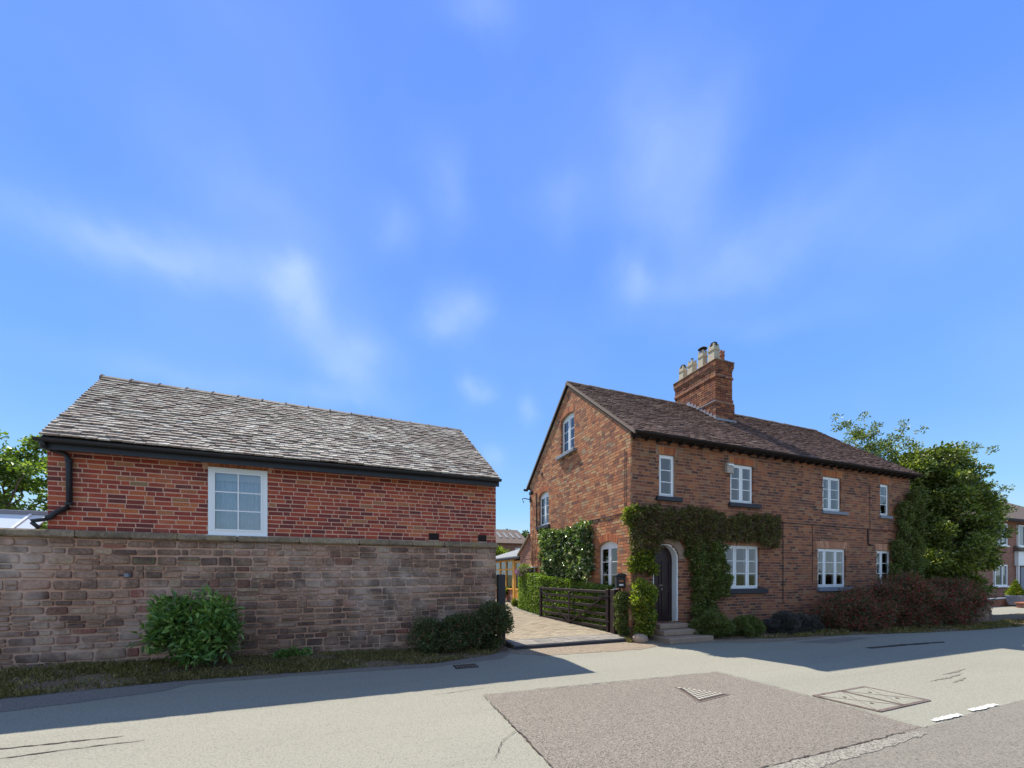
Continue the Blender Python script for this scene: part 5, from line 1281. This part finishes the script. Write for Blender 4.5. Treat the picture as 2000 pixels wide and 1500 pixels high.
MB().hexa([(5.05,-.32,2.953),(7.75,-.32,2.953),(7.75,-.003,2.953),(5.05,-.003,2.953),(5.05,-.32,2.98),(7.75,-.32,2.98),(7.6,-.003,3.3),(5.2,-.003,3.3)]).build('porch_roof', M['roof_far'], NH)
for x in (5.3,7.4): MB().box(x,x+.1,-.15,-.05,0,2.118).build('porch_post', M['white'], NH)
MB().box(5.9,6.8,-.05,-.001,0,2.05).build('front_door', M['sill_grey'], NH)
for k in range(7): MB().box(5.2,7.6,-.175,-.162,2.125+k*.118,2.233+k*.118).build('cladding_board', M['white'], po)
tag(sheet('neighbour_drive', [(19.5,7.0),(60,7.0),(60,10.8),(22,10.8)], .02, M['road']), 'pale forecourt in front of the neighbouring house', kind='structure')
nw = thing('low_brick_wall', 'low brick garden wall with pale coping before the neighbouring house', 'wall', (27,9.6,0))
MB().box(0,6.6,0,.22,0,.36).build('wall', M['brick_far'], nw); MB().bevbox(-.05,6.65,-.04,.26,.362,.42,.01).build('coping', M['sill_grey'], nw)
MB().box(1.9,6.4,-.9,-.7,0,.22).build('wall', M['brick_far'], nw); MB().bevbox(1.85,6.45,-.95,-.65,.222,.28,.01).build('coping', M['pot_red'], nw)
tp = thing('conifer_planter', 'small clipped golden conifer in a square pale planter by the low wall', 'planter', (29.95,9.25,.10))
MB().lathe([(.26,0),(.36,.42),(.38,.43),(.38,.48),(.33,.48)], (0,0,0), 4, True).build('planter', M['sill_grey'], tp)
cl = [(0,0,.54+.075*k,.28-.03*k,.28-.03*k,.09) for k in range(9)]; P, D = clumpcloud(cl, 4200, (.6,1.1), .4); leaves('foliage', P, D, .06, .03, M['yellow'], tp)
shrub('garden_shrub', 'bright green low plant beside the conifer planter', 'bush', (31.0,9.45,.1), crown_clumps((0,0,.35), (.55,.35,.35), 14, .25, 80), 5000, .07, .04, M['yellow'])
pier = thing('stone_pier', 'short weathered stone wall end beyond the red flowered shrub', 'wall', (19.4,6.9,0))
pc = MB().box(-.3,.75,-.13,.4,0,.66).build('mortar', M['mortar_stone'], pier); rr = random.Random(31); its = []
for k in range(5):
    x = -.3
    while x < .72:
        w = rr.uniform(.16,.3); b = min(x+w,.75); its.append(((x+b)/2,-.12,.02+k*.13+.06,b-x-.012,.08,.115)); x = b
place('stone', pc, its, STONES, M['stone'], frame=lambda x,y,z: (x+19.4,y+6.9,z)); MB().bevbox(-.34,.8,-.2,.42,.662,.74,.02).build('coping_stone', M['coping'], pier)
# glasshouse behind the wall at the left
GH = thing('greenhouse', 'pale sheeted greenhouse roof with a grey ridge behind the stone wall', 'greenhouse', (-9.2,10.8,0))
M['sheeting'] = plain('pale_sheeting', (.62,.66,.68), .3, .08, 2, .5, dirt=((.45,.50,.47), 3, .55, .8))
mb = MB(); mb.hexa([(-3,-1.0,2.05),(3.15,-1.0,2.05),(3.15,.0,2.80),(-3,.0,2.80),(-3,-1.0,2.08),(3.15,-1.0,2.08),(3.15,.0,2.83),(-3,.0,2.83)]); r_ = mb.build('roof', M['sheeting'], GH)
MB().box(-3,3.15,-.95,1.2,0,2.04).build('wall', M['sheeting'], GH)
MB().bevbox(-3,3.2,-.05,.06,2.80,2.89,.01).build('ridge_beam', M['sill_grey'], GH)
for k in range(8): MB().hexa([(-2.9+k*.82,-1.0,2.083),(-2.86+k*.82,-1.0,2.083),(-2.86+k*.82,0,2.833),(-2.9+k*.82,0,2.833),(-2.9+k*.82,-1.0,2.11),(-2.86+k*.82,-1.0,2.11),(-2.86+k*.82,0,2.86),(-2.9+k*.82,0,2.86)]).build('glazing_bar', M['white'], r_)

# ------------------------------------------------------------------ hedge and trees on the other side of the road (seen in the window glass)
for i, (x, y, lab) in enumerate(((-3,-9.5,'tall roadside tree behind the viewpoint opposite the stone wall'),(5,-10.5,'wide roadside tree behind the viewpoint opposite the driveway'),(14,-10,'bushy roadside tree opposite the front door of the house'),(24,-11,'roadside tree opposite the far end of the house'))):
    cl = crown_clumps((0,0,1.9+.3*(i%2)), (4.3,1.3,1.6), 60, .7, 90+i, .8)
    tree('roadside_tree', lab, (x,y,0), 5, cl, 9000, .34, .22, M['tree_l'], .2, 'trees on the far side of the road', seed=40+i)
